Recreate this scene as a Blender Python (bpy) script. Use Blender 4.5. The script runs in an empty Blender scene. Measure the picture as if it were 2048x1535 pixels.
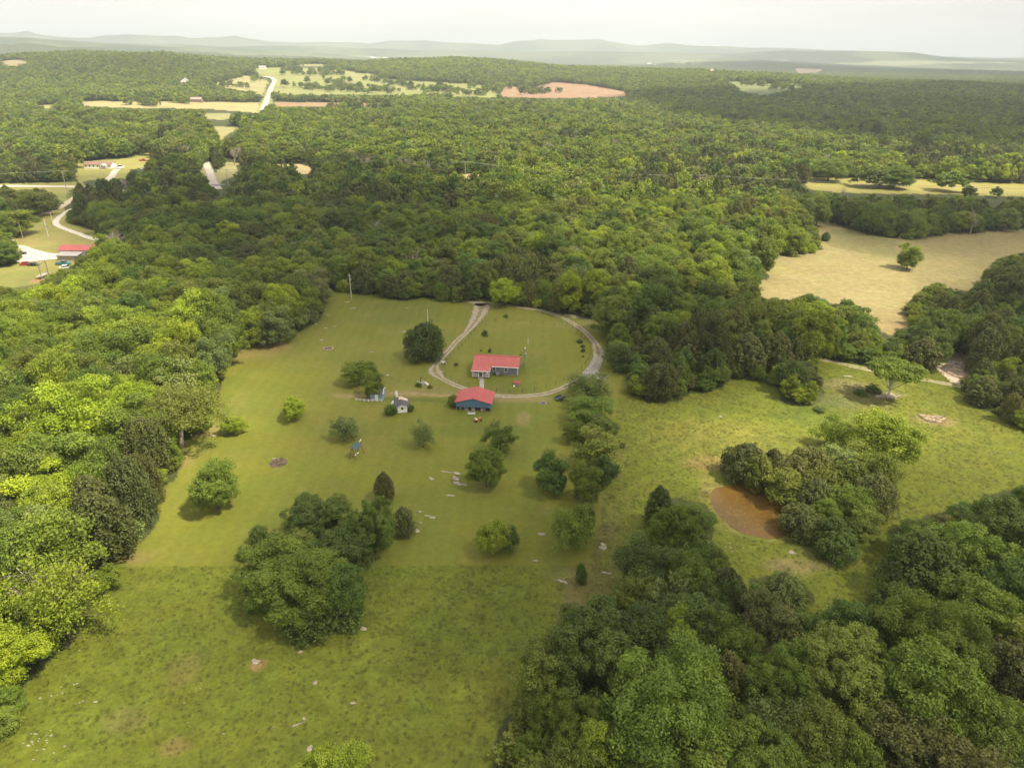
import bpy, bmesh, math, random
import numpy as np
from mathutils import Vector, Matrix

# ------------------------------------------------------------------ camera
sc = bpy.context.scene
F, U0, V0 = 1400.0, 1024.0, 767.5          # photograph's pixels
CH = 80.0                                   # drone height
PITCH, ROLL = math.radians(25.2), math.radians(0.6)
RM = Matrix.Rotation(math.radians(90) - PITCH, 3, 'X') @ Matrix.Rotation(ROLL, 3, 'Z')
cam = bpy.data.cameras.new('camera'); camo = bpy.data.objects.new('camera', cam)
sc.collection.objects.link(camo); sc.camera = camo
camo.matrix_world = Matrix.Translation((0, 0, CH)) @ RM.to_4x4()
cam.sensor_width = 36.0; cam.lens = 36.0 * F / 2048.0
cam.clip_start = 1.0; cam.clip_end = 80000.0
R = np.array(RM)

# ------------------------------------------------------------------ light
SUN_EL = math.radians(58); SUN_AZ_V = np.array([0.93, -0.36]); SUN_AZ_V /= np.linalg.norm(SUN_AZ_V)
SDIR = np.array([SUN_AZ_V[0]*math.cos(SUN_EL), SUN_AZ_V[1]*math.cos(SUN_EL), math.sin(SUN_EL)])
sun = bpy.data.lights.new('sun', 'SUN'); suno = bpy.data.objects.new('sun', sun); sc.collection.objects.link(suno)
sun.energy = 5.0; sun.angle = math.radians(0.55); sun.color = (1.0, 0.90, 0.64)
suno.rotation_euler = Vector(SDIR).to_track_quat('Z', 'Y').to_euler()
world = bpy.data.worlds.new('World'); sc.world = world; world.use_nodes = True
wn, wl = world.node_tree.nodes, world.node_tree.links
wn.clear()
sky = wn.new('ShaderNodeTexSky'); sky.sky_type = 'NISHITA'; sky.sun_disc = False
sky.sun_elevation = SUN_EL; sky.sun_rotation = math.atan2(SUN_AZ_V[0], SUN_AZ_V[1])
sky.air_density = 1.2; sky.dust_density = 3.0; sky.ozone_density = 1.0
SKY_S = 0.10
tc = wn.new('ShaderNodeTexCoord'); mp = wn.new('ShaderNodeMapping'); mp.inputs['Scale'].default_value = (1.0, 1.0, 9.0)
nz = wn.new('ShaderNodeTexNoise'); nz.inputs['Scale'].default_value = 2.6; nz.inputs['Detail'].default_value = 6; nz.inputs['Roughness'].default_value = 0.55
rmp = wn.new('ShaderNodeValToRGB'); rmp.color_ramp.elements[0].position = 0.36; rmp.color_ramp.elements[1].position = 0.66
rmp.color_ramp.elements[0].color = (6.8, 6.35, 5.85, 1); rmp.color_ramp.elements[1].color = (8.2, 7.65, 7.05, 1)
mxs = wn.new('ShaderNodeMixRGB'); mxs.inputs['Fac'].default_value = 0.86
bg = wn.new('ShaderNodeBackground'); bg.inputs['Strength'].default_value = SKY_S
wo = wn.new('ShaderNodeOutputWorld')
wl.new(tc.outputs['Generated'], mp.inputs['Vector']); wl.new(mp.outputs['Vector'], nz.inputs['Vector'])
wl.new(nz.outputs['Fac'], rmp.inputs['Fac']); wl.new(sky.outputs['Color'], mxs.inputs['Color1']); wl.new(rmp.outputs['Color'], mxs.inputs['Color2'])
wl.new(mxs.outputs['Color'], bg.inputs['Color']); wl.new(bg.outputs['Background'], wo.inputs['Surface'])
sc.view_settings.view_transform = 'Standard'; sc.view_settings.look = 'None'
sc.view_settings.exposure = 0.86; sc.view_settings.gamma = 1.0
sc.cycles.max_bounces = 5; sc.cycles.diffuse_bounces = 3; sc.cycles.glossy_bounces = 2
sc.cycles.transmission_bounces = 3; sc.cycles.transparent_max_bounces = 6; sc.cycles.volume_bounces = 1
sc.cycles.use_denoising = True

# ------------------------------------------------------------------ pixel <-> place helpers
def ray(u, v):
    d = R @ np.array([(u - U0)/F, (V0 - v)/F, -1.0]); return d/np.linalg.norm(d)
def G(u, v, z=0.0):                          # the place on level z seen at photograph pixel (u, v)
    d = ray(u, v); t = (z - CH)/d[2]; return np.array([d[0]*t, d[1]*t, z])
def project(P):
    P = np.asarray(P, float); q = (P - np.array([0, 0, CH])) @ R
    dep = np.maximum(-q[..., 2], 0.5)
    u = U0 + F*q[..., 0]/dep; v = V0 - F*q[..., 1]/dep
    return u, v, -q[..., 2]
def inpoly(u, v, poly):
    p = np.asarray(poly, float); n = len(p); ins = np.zeros(np.shape(u), bool)
    m = (u >= p[:,0].min()) & (u <= p[:,0].max()) & (v >= p[:,1].min()) & (v <= p[:,1].max())
    if not m.any(): return ins
    uu, vv = u[m], v[m]; r = np.zeros(uu.shape, bool); j = n - 1
    for i in range(n):
        xi, yi, xj, yj = p[i,0], p[i,1], p[j,0], p[j,1]
        if yi != yj:
            c = ((yi > vv) != (yj > vv)) & (uu < (xj - xi)*(vv - yi)/(yj - yi) + xi)
            r ^= c
        j = i
    ins[m] = r
    return ins
def hash2(ix, iy, s):
    h = np.sin(ix*127.1 + iy*311.7 + s*74.7)*43758.5453
    return h - np.floor(h)
def vnoise(x, y, s=0):
    ix, iy = np.floor(x), np.floor(y); fx, fy = x - ix, y - iy
    fx = fx*fx*(3 - 2*fx); fy = fy*fy*(3 - 2*fy)
    a, b = hash2(ix, iy, s), hash2(ix+1, iy, s); c, d = hash2(ix, iy+1, s), hash2(ix+1, iy+1, s)
    return (a*(1-fx) + b*fx)*(1-fy) + (c*(1-fx) + d*fx)*fy
def fbm(x, y, s=0, o=4):
    t, a, n = 0.0, 0.5, 0.0
    for k in range(o):
        t = t + a*vnoise(x*2**k, y*2**k, s + k*13); n += a; a *= 0.5
    return t/n
def sstep(a, b, x):
    t = np.clip((x - a)/(b - a), 0, 1); return t*t*(3 - 2*t)

# ------------------------------------------------------------------ terrain
def ridge_profile(pts, r0, lower=0.0):
    az, hh = [], []
    for u, v in pts:
        d = ray(u, v); az.append(math.atan2(d[0], d[1])); hh.append(max(0.0, CH + r0*d[2]/math.hypot(d[0], d[1]) - lower))
    o = np.argsort(az); return np.array(az)[o], np.array(hh)[o]
RIDGES = [
 (2300, 620, 500, ridge_profile([(-400,108),(0,107),(160,101),(240,104),(322,104),(381,108),(440,114),(520,118),(650,118),(725,122),(850,116),(925,114),(1024,120),(1124,130),(1274,135),(1424,139),(1524,145),(1724,157),(2048,172),(2500,178)], 2300, 12)),
 (6300, 900, 700, ridge_profile([(-400,76),(0,76),(60,77),(158,84),(220,89),(293,93),(381,96),(498,100),(600,103),(725,111),(900,125),(1300,128),(1424,117),(1524,120),(1649,127),(1774,132),(2048,142),(2500,150)], 6300)),
 (8200, 800, 900, ridge_profile([(-400,85),(0,82),(300,90),(640,93),(800,99),(1000,102),(1300,104),(1464,108),(1574,100),(1640,102),(1699,102),(1824,105),(1899,114),(2048,121),(2500,125)], 8200)),
 (11500, 1000, 1500, ridge_profile([(-400,70),(-100,75),(0,68),(30,66),(52,61),(75,68),(110,73),(180,76),(210,72),(260,71),(300,73),(350,73),(380,77),(440,76),(470,73),(500,78),(540,84),(600,86),(700,84),(740,86),(780,81),(850,81),(900,85),(940,87),(1000,90),(1030,83),(1080,78),(1200,81),(1220,85),(1270,91),(1290,91),(1335,86),(1370,90),(1450,92),(1480,96),(1560,97),(1700,104),(1790,112),(1900,114),(2048,116),(2500,118)], 11500)),
]
def terrain(x, y):
    x = np.asarray(x, float); y = np.asarray(y, float)
    r = np.hypot(x, y); az = np.arctan2(x, y); z = np.zeros(r.shape)
    for r0, sf, sb, (pa, ph) in RIDGES:
        h = np.interp(az, pa, ph, left=ph[0], right=ph[-1])
        rr = r + (fbm(az*9 + 3, r*0.0002, 5, 3) - 0.5)*sf*0.5
        s = np.where(rr < r0, sf, sb); g = np.exp(-((rr - r0)/s)**2)
        lump = 1 + (fbm(x/700, y/700, 9, 3) - 0.5)*0.22
        z = np.maximum(z, h*g*lump) if r0 > 5000 else np.maximum(z, h*g)
    z = z*sstep(850, 1500, r) + sstep(900, 1600, r)*(fbm(x/260, y/260, 3, 3) - 0.5)*7
    return z

# ------------------------------------------------------------------ open land, traced as seen
LAWNS = [(640,576),(700,585),(760,590),(800,602),(850,594),(880,602),(925,604),(950,600),(1000,603),(1050,612),(1100,622),(1150,632),(1215,641),(1228,652),
 (1215,668),(1212,690),(1222,745),(1262,745),(1265,780),(1300,805),(1345,802),(1370,785),(1440,776),(1450,760),(1500,755),(1560,772),(1575,806),(1600,815),(1632,803),(1640,765),
 (1632,716),(1700,726),(1740,733),(1800,742),(1868,745),(1872,722),(1900,702),(1942,714),(1938,740),(1930,775),(1945,805),(2000,835),(2060,865),(2300,940),(2300,960),(2060,972),
 (1995,985),(1950,1008),(1900,1028),(1850,1045),(1800,1055),(1780,1090),(1765,1150),(1735,1200),(1715,1218),(1660,1235),(1610,1225),(1618,1180),(1590,1150),
 (1540,1145),(1505,1170),(1498,1212),(1487,1205),(1472,1150),(1450,1110),(1425,1080),(1422,1045),(1400,1005),(1352,1005),(1345,985),(1310,985),(1296,1035),(1330,1065),
 (1290,1095),(1245,1125),(1232,1190),(1225,1235),(1140,1250),(1110,1290),(1075,1340),(1055,1385),(1025,1440),(1005,1500),(1000,1700),(-100,1900),(-120,1640),(0,1478),
 (60,1370),(130,1302),(150,1262),(185,1200),(215,1172),(222,1130),(262,1100),(300,1070),(318,1040),(312,990),(350,960),(357,915),(345,895),(385,880),(412,850),
 (408,820),(432,800),(442,775),(442,740),(470,710),(490,696),(540,692),(570,686),(602,660),(640,640),(652,610)]
TANFIELD = [(1599,438),(1650,442),(1690,455),(1740,470),(1810,478),(1850,474),(1900,468),(2060,460),(2300,455),(2300,495),(2060,502),(2000,514),(1982,540),(1955,565),
 (1950,582),(1900,578),(1868,563),(1845,575),(1815,612),(1800,625),(1830,642),(1812,662),(1795,672),(1760,660),(1735,640),(1722,612),(1690,598),(1670,612),
 (1650,600),(1620,588),(1582,599),(1507,592),(1498,563),(1538,558),(1532,512),(1582,512),(1625,506),(1636,488),(1633,452)]
STRIP = [(1599,355),(1750,356),(1830,357),(1900,362),(2060,369),(2300,372),(2300,402),(2060,394),(1940,390),(1880,388),(1820,388),(1700,386),(1620,379)]
YARDS = [(154,324),(221,319),(260,315),(299,303),(296,334),(263,339),(261,357),(221,356),(167,362),(164,376),(143,378),(132,394),(134,435),(146,446),(182,459),(208,468),
 (200,482),(180,494),(167,503),(154,517),(146,536),(117,541),(102,551),(78,567),(52,570),(26,573),(-120,590),(-120,545),(0,537),(31,527),(38,505),(29,493),(18,472),(36,467),
 (34,446),(60,436),(92,430),(100,404),(89,386),(48,381),(-60,384),(-60,368),(50,367),(154,363)]
ROADCUT = [(419,322),(402,339),(406,350),(424,356),(428,370),(445,371),(443,362),(472,352),(479,326),(448,323),(436,345),(422,345)]
CLEAR1 = [(550,329),(615,328),(627,342),(620,350),(578,344)]
CLEAR2 = [(430,253),(480,254),(474,262),(456,268),(442,284),(436,270)]
CLEAR3 = [(928,345),(968,349),(962,357),(930,357)]
FIELD8 = [(160,202),(360,203),(520,205),(514,226),(465,222),(400,217),(250,216),(160,212)]
FIELD9 = [(425,168),(490,151),(520,154),(537,164),(526,190),(500,186),(460,178)]
FIELD10 = [(505,136),(600,134),(690,139),(760,157),(870,164),(960,169),(995,184),(1000,196),(900,193),(760,190),(640,190),(560,190),(545,206),(530,214),(520,226),(514,226),(522,200),(540,170),(545,158),(520,150)]
FIELD11 = [(548,204),(785,206),(785,214),(545,213)]
PINK = [(998,194),(1008,172),(1060,176),(1110,164),(1180,170),(1255,184),(1258,193),(1120,197)]
GREENF = [(1410,155),(1474,163),(1600,168),(1612,175),(1525,191),(1482,183),(1466,168)]
TANFAR = [(1584,136),(1654,139),(1640,147),(1589,147)]
TANFAR2 = [(1414,138),(1442,139),(1440,144),(1416,144)]
CLEAR7 = [(60,212),(110,209),(130,214),(90,218),(62,217)]
CLEAR8 = [(700,146),(760,148),(770,152),(705,151)]
CLEAR9 = [(405,228),(455,226),(470,234),(450,240),(410,238)]
CLEAR4 = [(0,122),(40,119),(62,125),(30,131),(0,130)]
CLEAR5 = [(560,128),(640,128),(700,132),(620,133)]
CLEAR6 = [(300,287),(330,284),(335,292),(305,294)]
OPEN = [LAWNS, TANFIELD, STRIP, YARDS, ROADCUT, CLEAR1, CLEAR2, CLEAR3, FIELD8, FIELD9, FIELD10, FIELD11, PINK, GREENF, TANFAR, TANFAR2, CLEAR4, CLEAR5, CLEAR6, CLEAR7, CLEAR8, CLEAR9]
MOWN = [(640,560),(1000,590),(1232,640),(1300,700),(1262,745),(1235,800),(1225,900),(1205,1010),(1180,1120),(1140,1133),(900,1130),(740,1133),(500,1130),(200,1135),(150,1100),(200,900),(400,700),(600,600)]
POND = [(1420,990),(1424,977),(1442,971),(1470,969),(1500,972),(1535,985),(1568,1000),(1590,1030),(1588,1060),(1560,1080),(1525,1078),(1485,1068),(1450,1045),(1425,1015)]
SCRUB = [(1250,880),(1260,1000),(1200,1133),(1250,1240),(1100,1250),(1190,1000),(1225,880)]

def open_mask(u, v):
    m = np.zeros(np.shape(u), bool)
    for p in OPEN: m |= inpoly(u, v, p)
    for p in (CLEAR1, CLEAR2, CLEAR3, ROADCUT):
        q = np.array(p, float); c = q.mean(0); m |= inpoly(u, v, c + (q - c)*np.array([1.12, 1.45]) + [0, 3])
    return m

# ------------------------------------------------------------------ materials
MATS = {}
def newmat(name):
    m = bpy.data.materials.new(name); m.use_nodes = True; m.node_tree.nodes.clear(); return m, m.node_tree.nodes, m.node_tree.links
def simple(name, col, rough=0.7, metal=0.0, var=0.15, scale=6.0, bump=0.0, spec=0.4):
    if name in MATS: return MATS[name]
    m, n, l = newmat(name)
    b = n.new('ShaderNodeBsdfPrincipled'); o = n.new('ShaderNodeOutputMaterial'); l.new(b.outputs[0], o.inputs['Surface'])
    b.inputs['Roughness'].default_value = rough; b.inputs['Metallic'].default_value = metal; b.inputs['Specular IOR Level'].default_value = spec
    t = n.new('ShaderNodeTexCoord'); z = n.new('ShaderNodeTexNoise'); z.inputs['Scale'].default_value = scale; z.inputs['Detail'].default_value = 4
    l.new(t.outputs['Object'], z.inputs['Vector'])
    mr = n.new('ShaderNodeMapRange'); mr.inputs['To Min'].default_value = 1 - var; mr.inputs['To Max'].default_value = 1 + var
    mr.inputs['From Min'].default_value = 0.3; mr.inputs['From Max'].default_value = 0.7
    l.new(z.outputs['Fac'], mr.inputs['Value'])
    mx = n.new('ShaderNodeVectorMath'); mx.operation = 'SCALE'; mx.inputs[0].default_value = col
    l.new(mr.outputs[0], mx.inputs['Scale']); l.new(mx.outputs[0], b.inputs['Base Color'])
    if bump:
        bp = n.new('ShaderNodeBump'); bp.inputs['Strength'].default_value = bump; bp.inputs['Distance'].default_value = 0.05
        l.new(z.outputs['Fac'], bp.inputs['Height']); l.new(bp.outputs[0], b.inputs['Normal'])
    MATS[name] = m; return m
def ribbed(name, col, pitch, axis=0, rough=0.5, bump=0.25, var=0.16):
    if name in MATS: return MATS[name]
    m = simple(name, col, rough, 0.0, var, 1.5); n, l = m.node_tree.nodes, m.node_tree.links
    b = [x for x in n if x.type == 'BSDF_PRINCIPLED'][0]; t = [x for x in n if x.type == 'TEX_COORD'][0]
    w = n.new('ShaderNodeTexWave'); w.wave_type = 'BANDS'; w.bands_direction = 'XYZ'[axis]; w.inputs['Scale'].default_value = 6.2832/(20*pitch)*1.0
    l.new(t.outputs['Object'], w.inputs['Vector'])
    bp = n.new('ShaderNodeBump'); bp.inputs['Strength'].default_value = bump; bp.inputs['Distance'].default_value = 0.03
    l.new(w.outputs['Fac'], bp.inputs['Height']); l.new(bp.outputs[0], b.inputs['Normal'])
    return m
def leafmat(name, transl=0.3, huevar=0.25):
    m, n, l = newmat(name)
    a = n.new('ShaderNodeAttribute'); a.attribute_type = 'INSTANCER'; a.attribute_name = 'tcol'
    v = n.new('ShaderNodeAttribute'); v.attribute_type = 'GEOMETRY'; v.attribute_name = 'var'
    mr = n.new('ShaderNodeMapRange'); mr.inputs['To Min'].default_value = 1 - huevar; mr.inputs['To Max'].default_value = 1 + huevar
    l.new(v.outputs['Fac'], mr.inputs['Value'])
    s = n.new('ShaderNodeVectorMath'); s.operation = 'SCALE'; l.new(a.outputs['Color'], s.inputs[0]); l.new(mr.outputs[0], s.inputs['Scale'])
    hs = n.new('ShaderNodeHueSaturation'); l.new(s.outputs[0], hs.inputs['Color'])
    m2 = n.new('ShaderNodeMapRange'); m2.inputs['To Min'].default_value = 0.506; m2.inputs['To Max'].default_value = 0.492
    l.new(v.outputs['Fac'], m2.inputs['Value']); l.new(m2.outputs[0], hs.inputs['Hue'])
    d = n.new('ShaderNodeBsdfPrincipled'); d.inputs['Roughness'].default_value = 0.55; d.inputs['Specular IOR Level'].default_value = 0.25
    t = n.new('ShaderNodeBsdfTranslucent'); mx = n.new('ShaderNodeMixShader'); mx.inputs['Fac'].default_value = transl
    ty = n.new('ShaderNodeMixRGB'); ty.blend_type = 'MULTIPLY'; ty.inputs['Fac'].default_value = 1.0; ty.inputs['Color2'].default_value = (1.35, 1.25, 0.5, 1)
    l.new(hs.outputs[0], ty.inputs['Color1']); l.new(ty.outputs[0], t.inputs['Color']); l.new(hs.outputs[0], d.inputs['Base Color'])
    l.new(d.outputs[0], mx.inputs[1]); l.new(t.outputs[0], mx.inputs[2])
    o = n.new('ShaderNodeOutputMaterial'); l.new(mx.outputs[0], o.inputs['Surface']); return m
LEAF = leafmat('leaves', .34); BARK = simple('bark', (0.13, 0.11, 0.085), 0.9, var=0.35, scale=3, bump=0.5); PALEBARK = simple('pale_bark', (0.45, 0.41, 0.35), 0.85, var=0.3, scale=3)
DEADWOOD = simple('dead_wood', (0.30, 0.26, 0.22), 0.9, var=0.3, scale=3)

# ------------------------------------------------------------------ object helpers
def link(o, parent=None):
    sc.collection.objects.link(o)
    if parent is not None: o.parent = parent
    return o
def tag(o, label=None, cat=None, group=None, kind=None):
    if label: o['label'] = label
    if cat: o['category'] = cat
    if group: o['group'] = group
    if kind: o['kind'] = kind
    return o
def empty(name, loc, rz=0.0, **k):
    o = bpy.data.objects.new(name, None); link(o); o.location = loc; o.rotation_euler = (0, 0, rz); o.empty_display_size = 0.5
    return tag(o, **k)
def meshobj(name, verts, faces, mat, parent=None, smooth=False):
    me = bpy.data.meshes.new(name); me.from_pydata([tuple(map(float, p)) for p in verts], [], faces); me.update()
    if mat: me.materials.append(mat)
    if smooth: me.polygons.foreach_set('use_smooth', [True]*len(me.polygons))
    o = bpy.data.objects.new(name, me); return link(o, parent)
class MB:
    """collects boxes, prisms and tubes into one mesh"""
    def __init__(s): s.v, s.f = [], []
    def box(s, x0, x1, y0, y1, z0, z1, rz=0, c=(0, 0)):
        b = len(s.v)
        for z in (z0, z1):
            for x, y in ((x0, y0), (x1, y0), (x1, y1), (x0, y1)):
                if rz:
                    dx, dy = x - c[0], y - c[1]; x, y = c[0] + dx*math.cos(rz) - dy*math.sin(rz), c[1] + dx*math.sin(rz) + dy*math.cos(rz)
                s.v.append((x, y, z))
        s.f += [tuple(b+i for i in q) for q in ((3,2,1,0),(4,5,6,7),(0,1,5,4),(1,2,6,5),(2,3,7,6),(3,0,4,7))]
        return s
    def slab(s, quad, th):                   # quad of 4 points (counter-clockwise from above), thickness downward
        b = len(s.v); s.v += [tuple(p) for p in quad] + [(p[0], p[1], p[2]-th) for p in quad]
        s.f += [tuple(b+i for i in q) for q in ((0,1,2,3),(7,6,5,4),(0,4,5,1),(1,5,6,2),(2,6,7,3),(3,7,4,0))]; return s
    def prism(s, prof, axis, a0, a1):        # profile of (p, z); extruded along axis
        b, n = len(s.v), len(prof)
        for a in (a0, a1):
            for p, z in prof: s.v.append((a, p, z) if axis == 'x' else (p, a, z))
        s.f.append(tuple(range(b, b+n))); s.f.append(tuple(range(b+2*n-1, b+n-1, -1)))
        for i in range(n): j = (i+1) % n; s.f.append((b+i, b+n+i, b+n+j, b+j))
        return s
    def tube(s, pts, rad, n=6, cap=True):
        pts = [Vector(p) for p in pts]; rads = rad if hasattr(rad, '__len__') else [rad]*len(pts); b = len(s.v)
        for i, p in enumerate(pts):
            d = (pts[min(i+1, len(pts)-1)] - pts[max(i-1, 0)]).normalized()
            a = d.cross(Vector((0, 0, 1)) if abs(d.z) < 0.9 else Vector((1, 0, 0))).normalized(); c = d.cross(a)
            for k in range(n):
                t = 2*math.pi*k/n; s.v.append(tuple(p + (a*math.cos(t) + c*math.sin(t))*rads[i]))
        for i in range(len(pts)-1):
            for k in range(n):
                s.f.append((b+i*n+k, b+i*n+(k+1) % n, b+(i+1)*n+(k+1) % n, b+(i+1)*n+k))
        if cap: s.f.append(tuple(b+k for k in range(n))[::-1]); s.f.append(tuple(b+(len(pts)-1)*n+k for k in range(n)))
        return s
    def lathe(s, prof, c=(0, 0, 0), n=12, sx=1, sy=1):
        b = len(s.v)
        for r, z in prof:
            for k in range(n): t = 2*math.pi*k/n; s.v.append((c[0]+r*sx*math.cos(t), c[1]+r*sy*math.sin(t), c[2]+z))
        for i in range(len(prof)-1):
            for k in range(n): s.f.append((b+i*n+k, b+i*n+(k+1) % n, b+(i+1)*n+(k+1) % n, b+(i+1)*n+k))
        s.f.append(tuple(b+k for k in range(n))[::-1]); s.f.append(tuple(b+(len(prof)-1)*n+k for k in range(n)))
        return s
    def build(s, name, mat, parent=None, smooth=False): return meshobj(name, s.v, s.f, mat, parent, smooth)

def np_quads(name, V, var=None, mat=None):
    """V: (n,4,3) quads into one mesh, fast"""
    n = len(V); me = bpy.data.meshes.new(name)
    me.vertices.add(4*n); me.vertices.foreach_set('co', V.reshape(-1).astype(np.float32))
    me.loops.add(4*n); me.loops.foreach_set('vertex_index', np.arange(4*n, dtype=np.int32))
    me.polygons.add(n); me.polygons.foreach_set('loop_start', np.arange(0, 4*n, 4, dtype=np.int32))
    try: me.polygons.foreach_set('loop_total', np.full(n, 4, dtype=np.int32))
    except Exception: pass
    me.update(calc_edges=True)
    if var is not None:
        a = me.attributes.new('var', 'FLOAT', 'FACE'); a.data.foreach_set('value', var.astype(np.float32))
    if mat: me.materials.append(mat)
    return me

# ------------------------------------------------------------------ trees
def unit(v): return v/np.maximum(np.linalg.norm(v, axis=-1, keepdims=True), 1e-9)
def leaf_quads(P, N, size, rng, aspect=0.62, jit=0.45, up=None):
    n = len(P); N = unit(N + rng.normal(0, jit, (n, 3)))
    T = rng.normal(0, 1, (n, 3)) if up is None else np.array(up) + rng.normal(0, 0.45, (n, 3)) + N*0.4
    T = unit(T - N*np.sum(T*N, 1, keepdims=True)); B = np.cross(N, T)
    s = size*rng.uniform(0.65, 1.3, (n, 1))
    return np.stack([P - T*s*0.5, P + B*s*aspect*0.5, P + T*s*0.5, P - B*s*aspect*0.5], 1)
def broadleaf(seed, H=12.0, Rr=4.6, zb=0.16, nclump=40, nsub=10, nleaf=70, lsize=0.30, loose=0.12, top=1.0, lump=0.28, shape='round', csize=0.30):
    """crown quads, clump colours and clump centres: leaf sprays on small balls that sit on larger clumps round the limbs"""
    rng = np.random.default_rng(seed)
    zc = H*(zb + (top - zb)*0.47); az = H*(top - zb)*0.5
    g = math.pi*(3 - math.sqrt(5)); k = np.arange(nclump); zz = 1 - 1.75*(k + 0.5)/nclump
    th = g*k + rng.uniform(0, 6.28); rr = np.sqrt(np.maximum(0, 1 - zz**2))
    D = unit(np.stack([rr*np.cos(th), rr*np.sin(th), zz], 1) + rng.normal(0, 0.16, (nclump, 3)))
    ph = rng.uniform(0, 6.28, 6); w = 1 + lump*(np.sin(2*np.arctan2(D[:,1], D[:,0]) + ph[0])*0.5 + np.sin(3*np.arctan2(D[:,1], D[:,0]) + ph[1] + 2*D[:,2])*0.5 + rng.normal(0, 0.35, nclump))
    cr = Rr*csize*rng.uniform(0.7, 1.35, nclump)
    if shape == 'umbrella': D[:,2] = np.abs(D[:,2])*0.9 - 0.15
    if shape == 'cone': w = w*(1.12 - 0.35*np.clip(D[:,2], -0.2, 1))
    C = D*np.array([Rr, Rr, az])*(0.74*w)[:,None]; C[:,2] += zc
    inner = rng.uniform(0.15, 0.5, nclump//4); Di = unit(rng.normal(0, 1, (nclump//4, 3))); Ci = Di*np.array([Rr, Rr, az])*inner[:,None]; Ci[:,2] += zc
    C = np.concatenate([C, Ci]); cr = np.concatenate([cr, Rr*0.32*np.ones(len(Ci))])
    m = len(C); out, var = [], []
    cv = rng.uniform(0, 1, m)
    S = unit(rng.normal(0, 1, (m, nsub, 3)) + np.array([0, 0, 0.45])); sr = cr[:,None]*rng.uniform(0.34, 0.55, (m, nsub))
    SC = C[:,None,:] + S*cr[:,None,None]*0.72*np.array([1, 1, 0.8])
    SC = SC.reshape(-1, 3); sr = sr.reshape(-1); sv = np.repeat(cv, nsub)*0.6 + rng.uniform(0, 0.4, m*nsub)
    L = unit(rng.normal(0, 1, (len(SC), nleaf, 3)) + np.array([0, 0, 0.35]))
    P = SC[:,None,:] + L*sr[:,None,None]*rng.uniform(0.75 - loose, 1.15 + loose*1.6, (len(SC), nleaf, 1))
    P = P.reshape(-1, 3); N = L.reshape(-1, 3)
    keep = P[:,2] > 0.12; P, N = P[keep], N[keep]; vv = np.repeat(sv, nleaf)[keep]
    Q = leaf_quads(P, N, lsize, rng)
    return Q, np.clip(vv + rng.normal(0, 0.12, len(vv)), 0, 1), C
def cedar(seed, H=9.0, Rr=2.9, n=11000, lsize=0.36, zb=0.03, pw=0.75, spikes=26):
    rng = np.random.default_rng(seed)
    ph = rng.uniform(0, 6.28, 8); t = rng.uniform(0, 1, n)**0.8; th = rng.uniform(0, 6.28, n)
    def prof(t): return np.clip(np.sin(np.clip(t*1.15 + 0.12, 0, 1.0)*math.pi)**pw*1.0, 0, 1)*(1 - 0.15*t)
    ks = rng.uniform(0, 6.28, spikes); kt = rng.uniform(0.05, 0.95, spikes)
    lump = 1 + 0.10*np.sin(3*th + ph[0] + 4*t) + 0.08*np.sin(7*th + ph[1] - 6*t) + 0.07*np.sin(13*th + ph[2] + 17*t) + 0.06*np.sin(31*t + 5*th)
    for a, b in zip(ks, kt):
        d = np.abs((th - a + math.pi) % 6.2832 - math.pi); lump += 0.20*np.exp(-(d/0.25)**2 - ((t - b)/0.07)**2)
    r = Rr*prof(t)*lump*np.where(rng.uniform(0, 1, n) < 0.8, rng.uniform(0.86, 1.06, n), rng.uniform(0.4, 0.9, n))
    z = H*(zb + (1 - zb)*t) + rng.normal(0, 0.05*H/9, n)
    ox, oy = 0.25*Rr*np.sin(2.2*t + ph[5]), 0.25*Rr*np.cos(2.5*t + ph[6])
    P = np.stack([r*np.cos(th) + ox*t, r*np.sin(th) + oy*t, z], 1); N = np.stack([np.cos(th), np.sin(th), 0.35 + 0.5*t], 1)
    var = 0.5 + 0.5*np.sin(9*th + 7*t + ph[3])*np.sin(5*th - 19*t + ph[4])
    return leaf_quads(P, N, lsize, rng, 0.5, 0.5, up=(0, 0, 1.0)), np.clip(var*0.6 + rng.uniform(0, 0.4, n), 0, 1)
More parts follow.
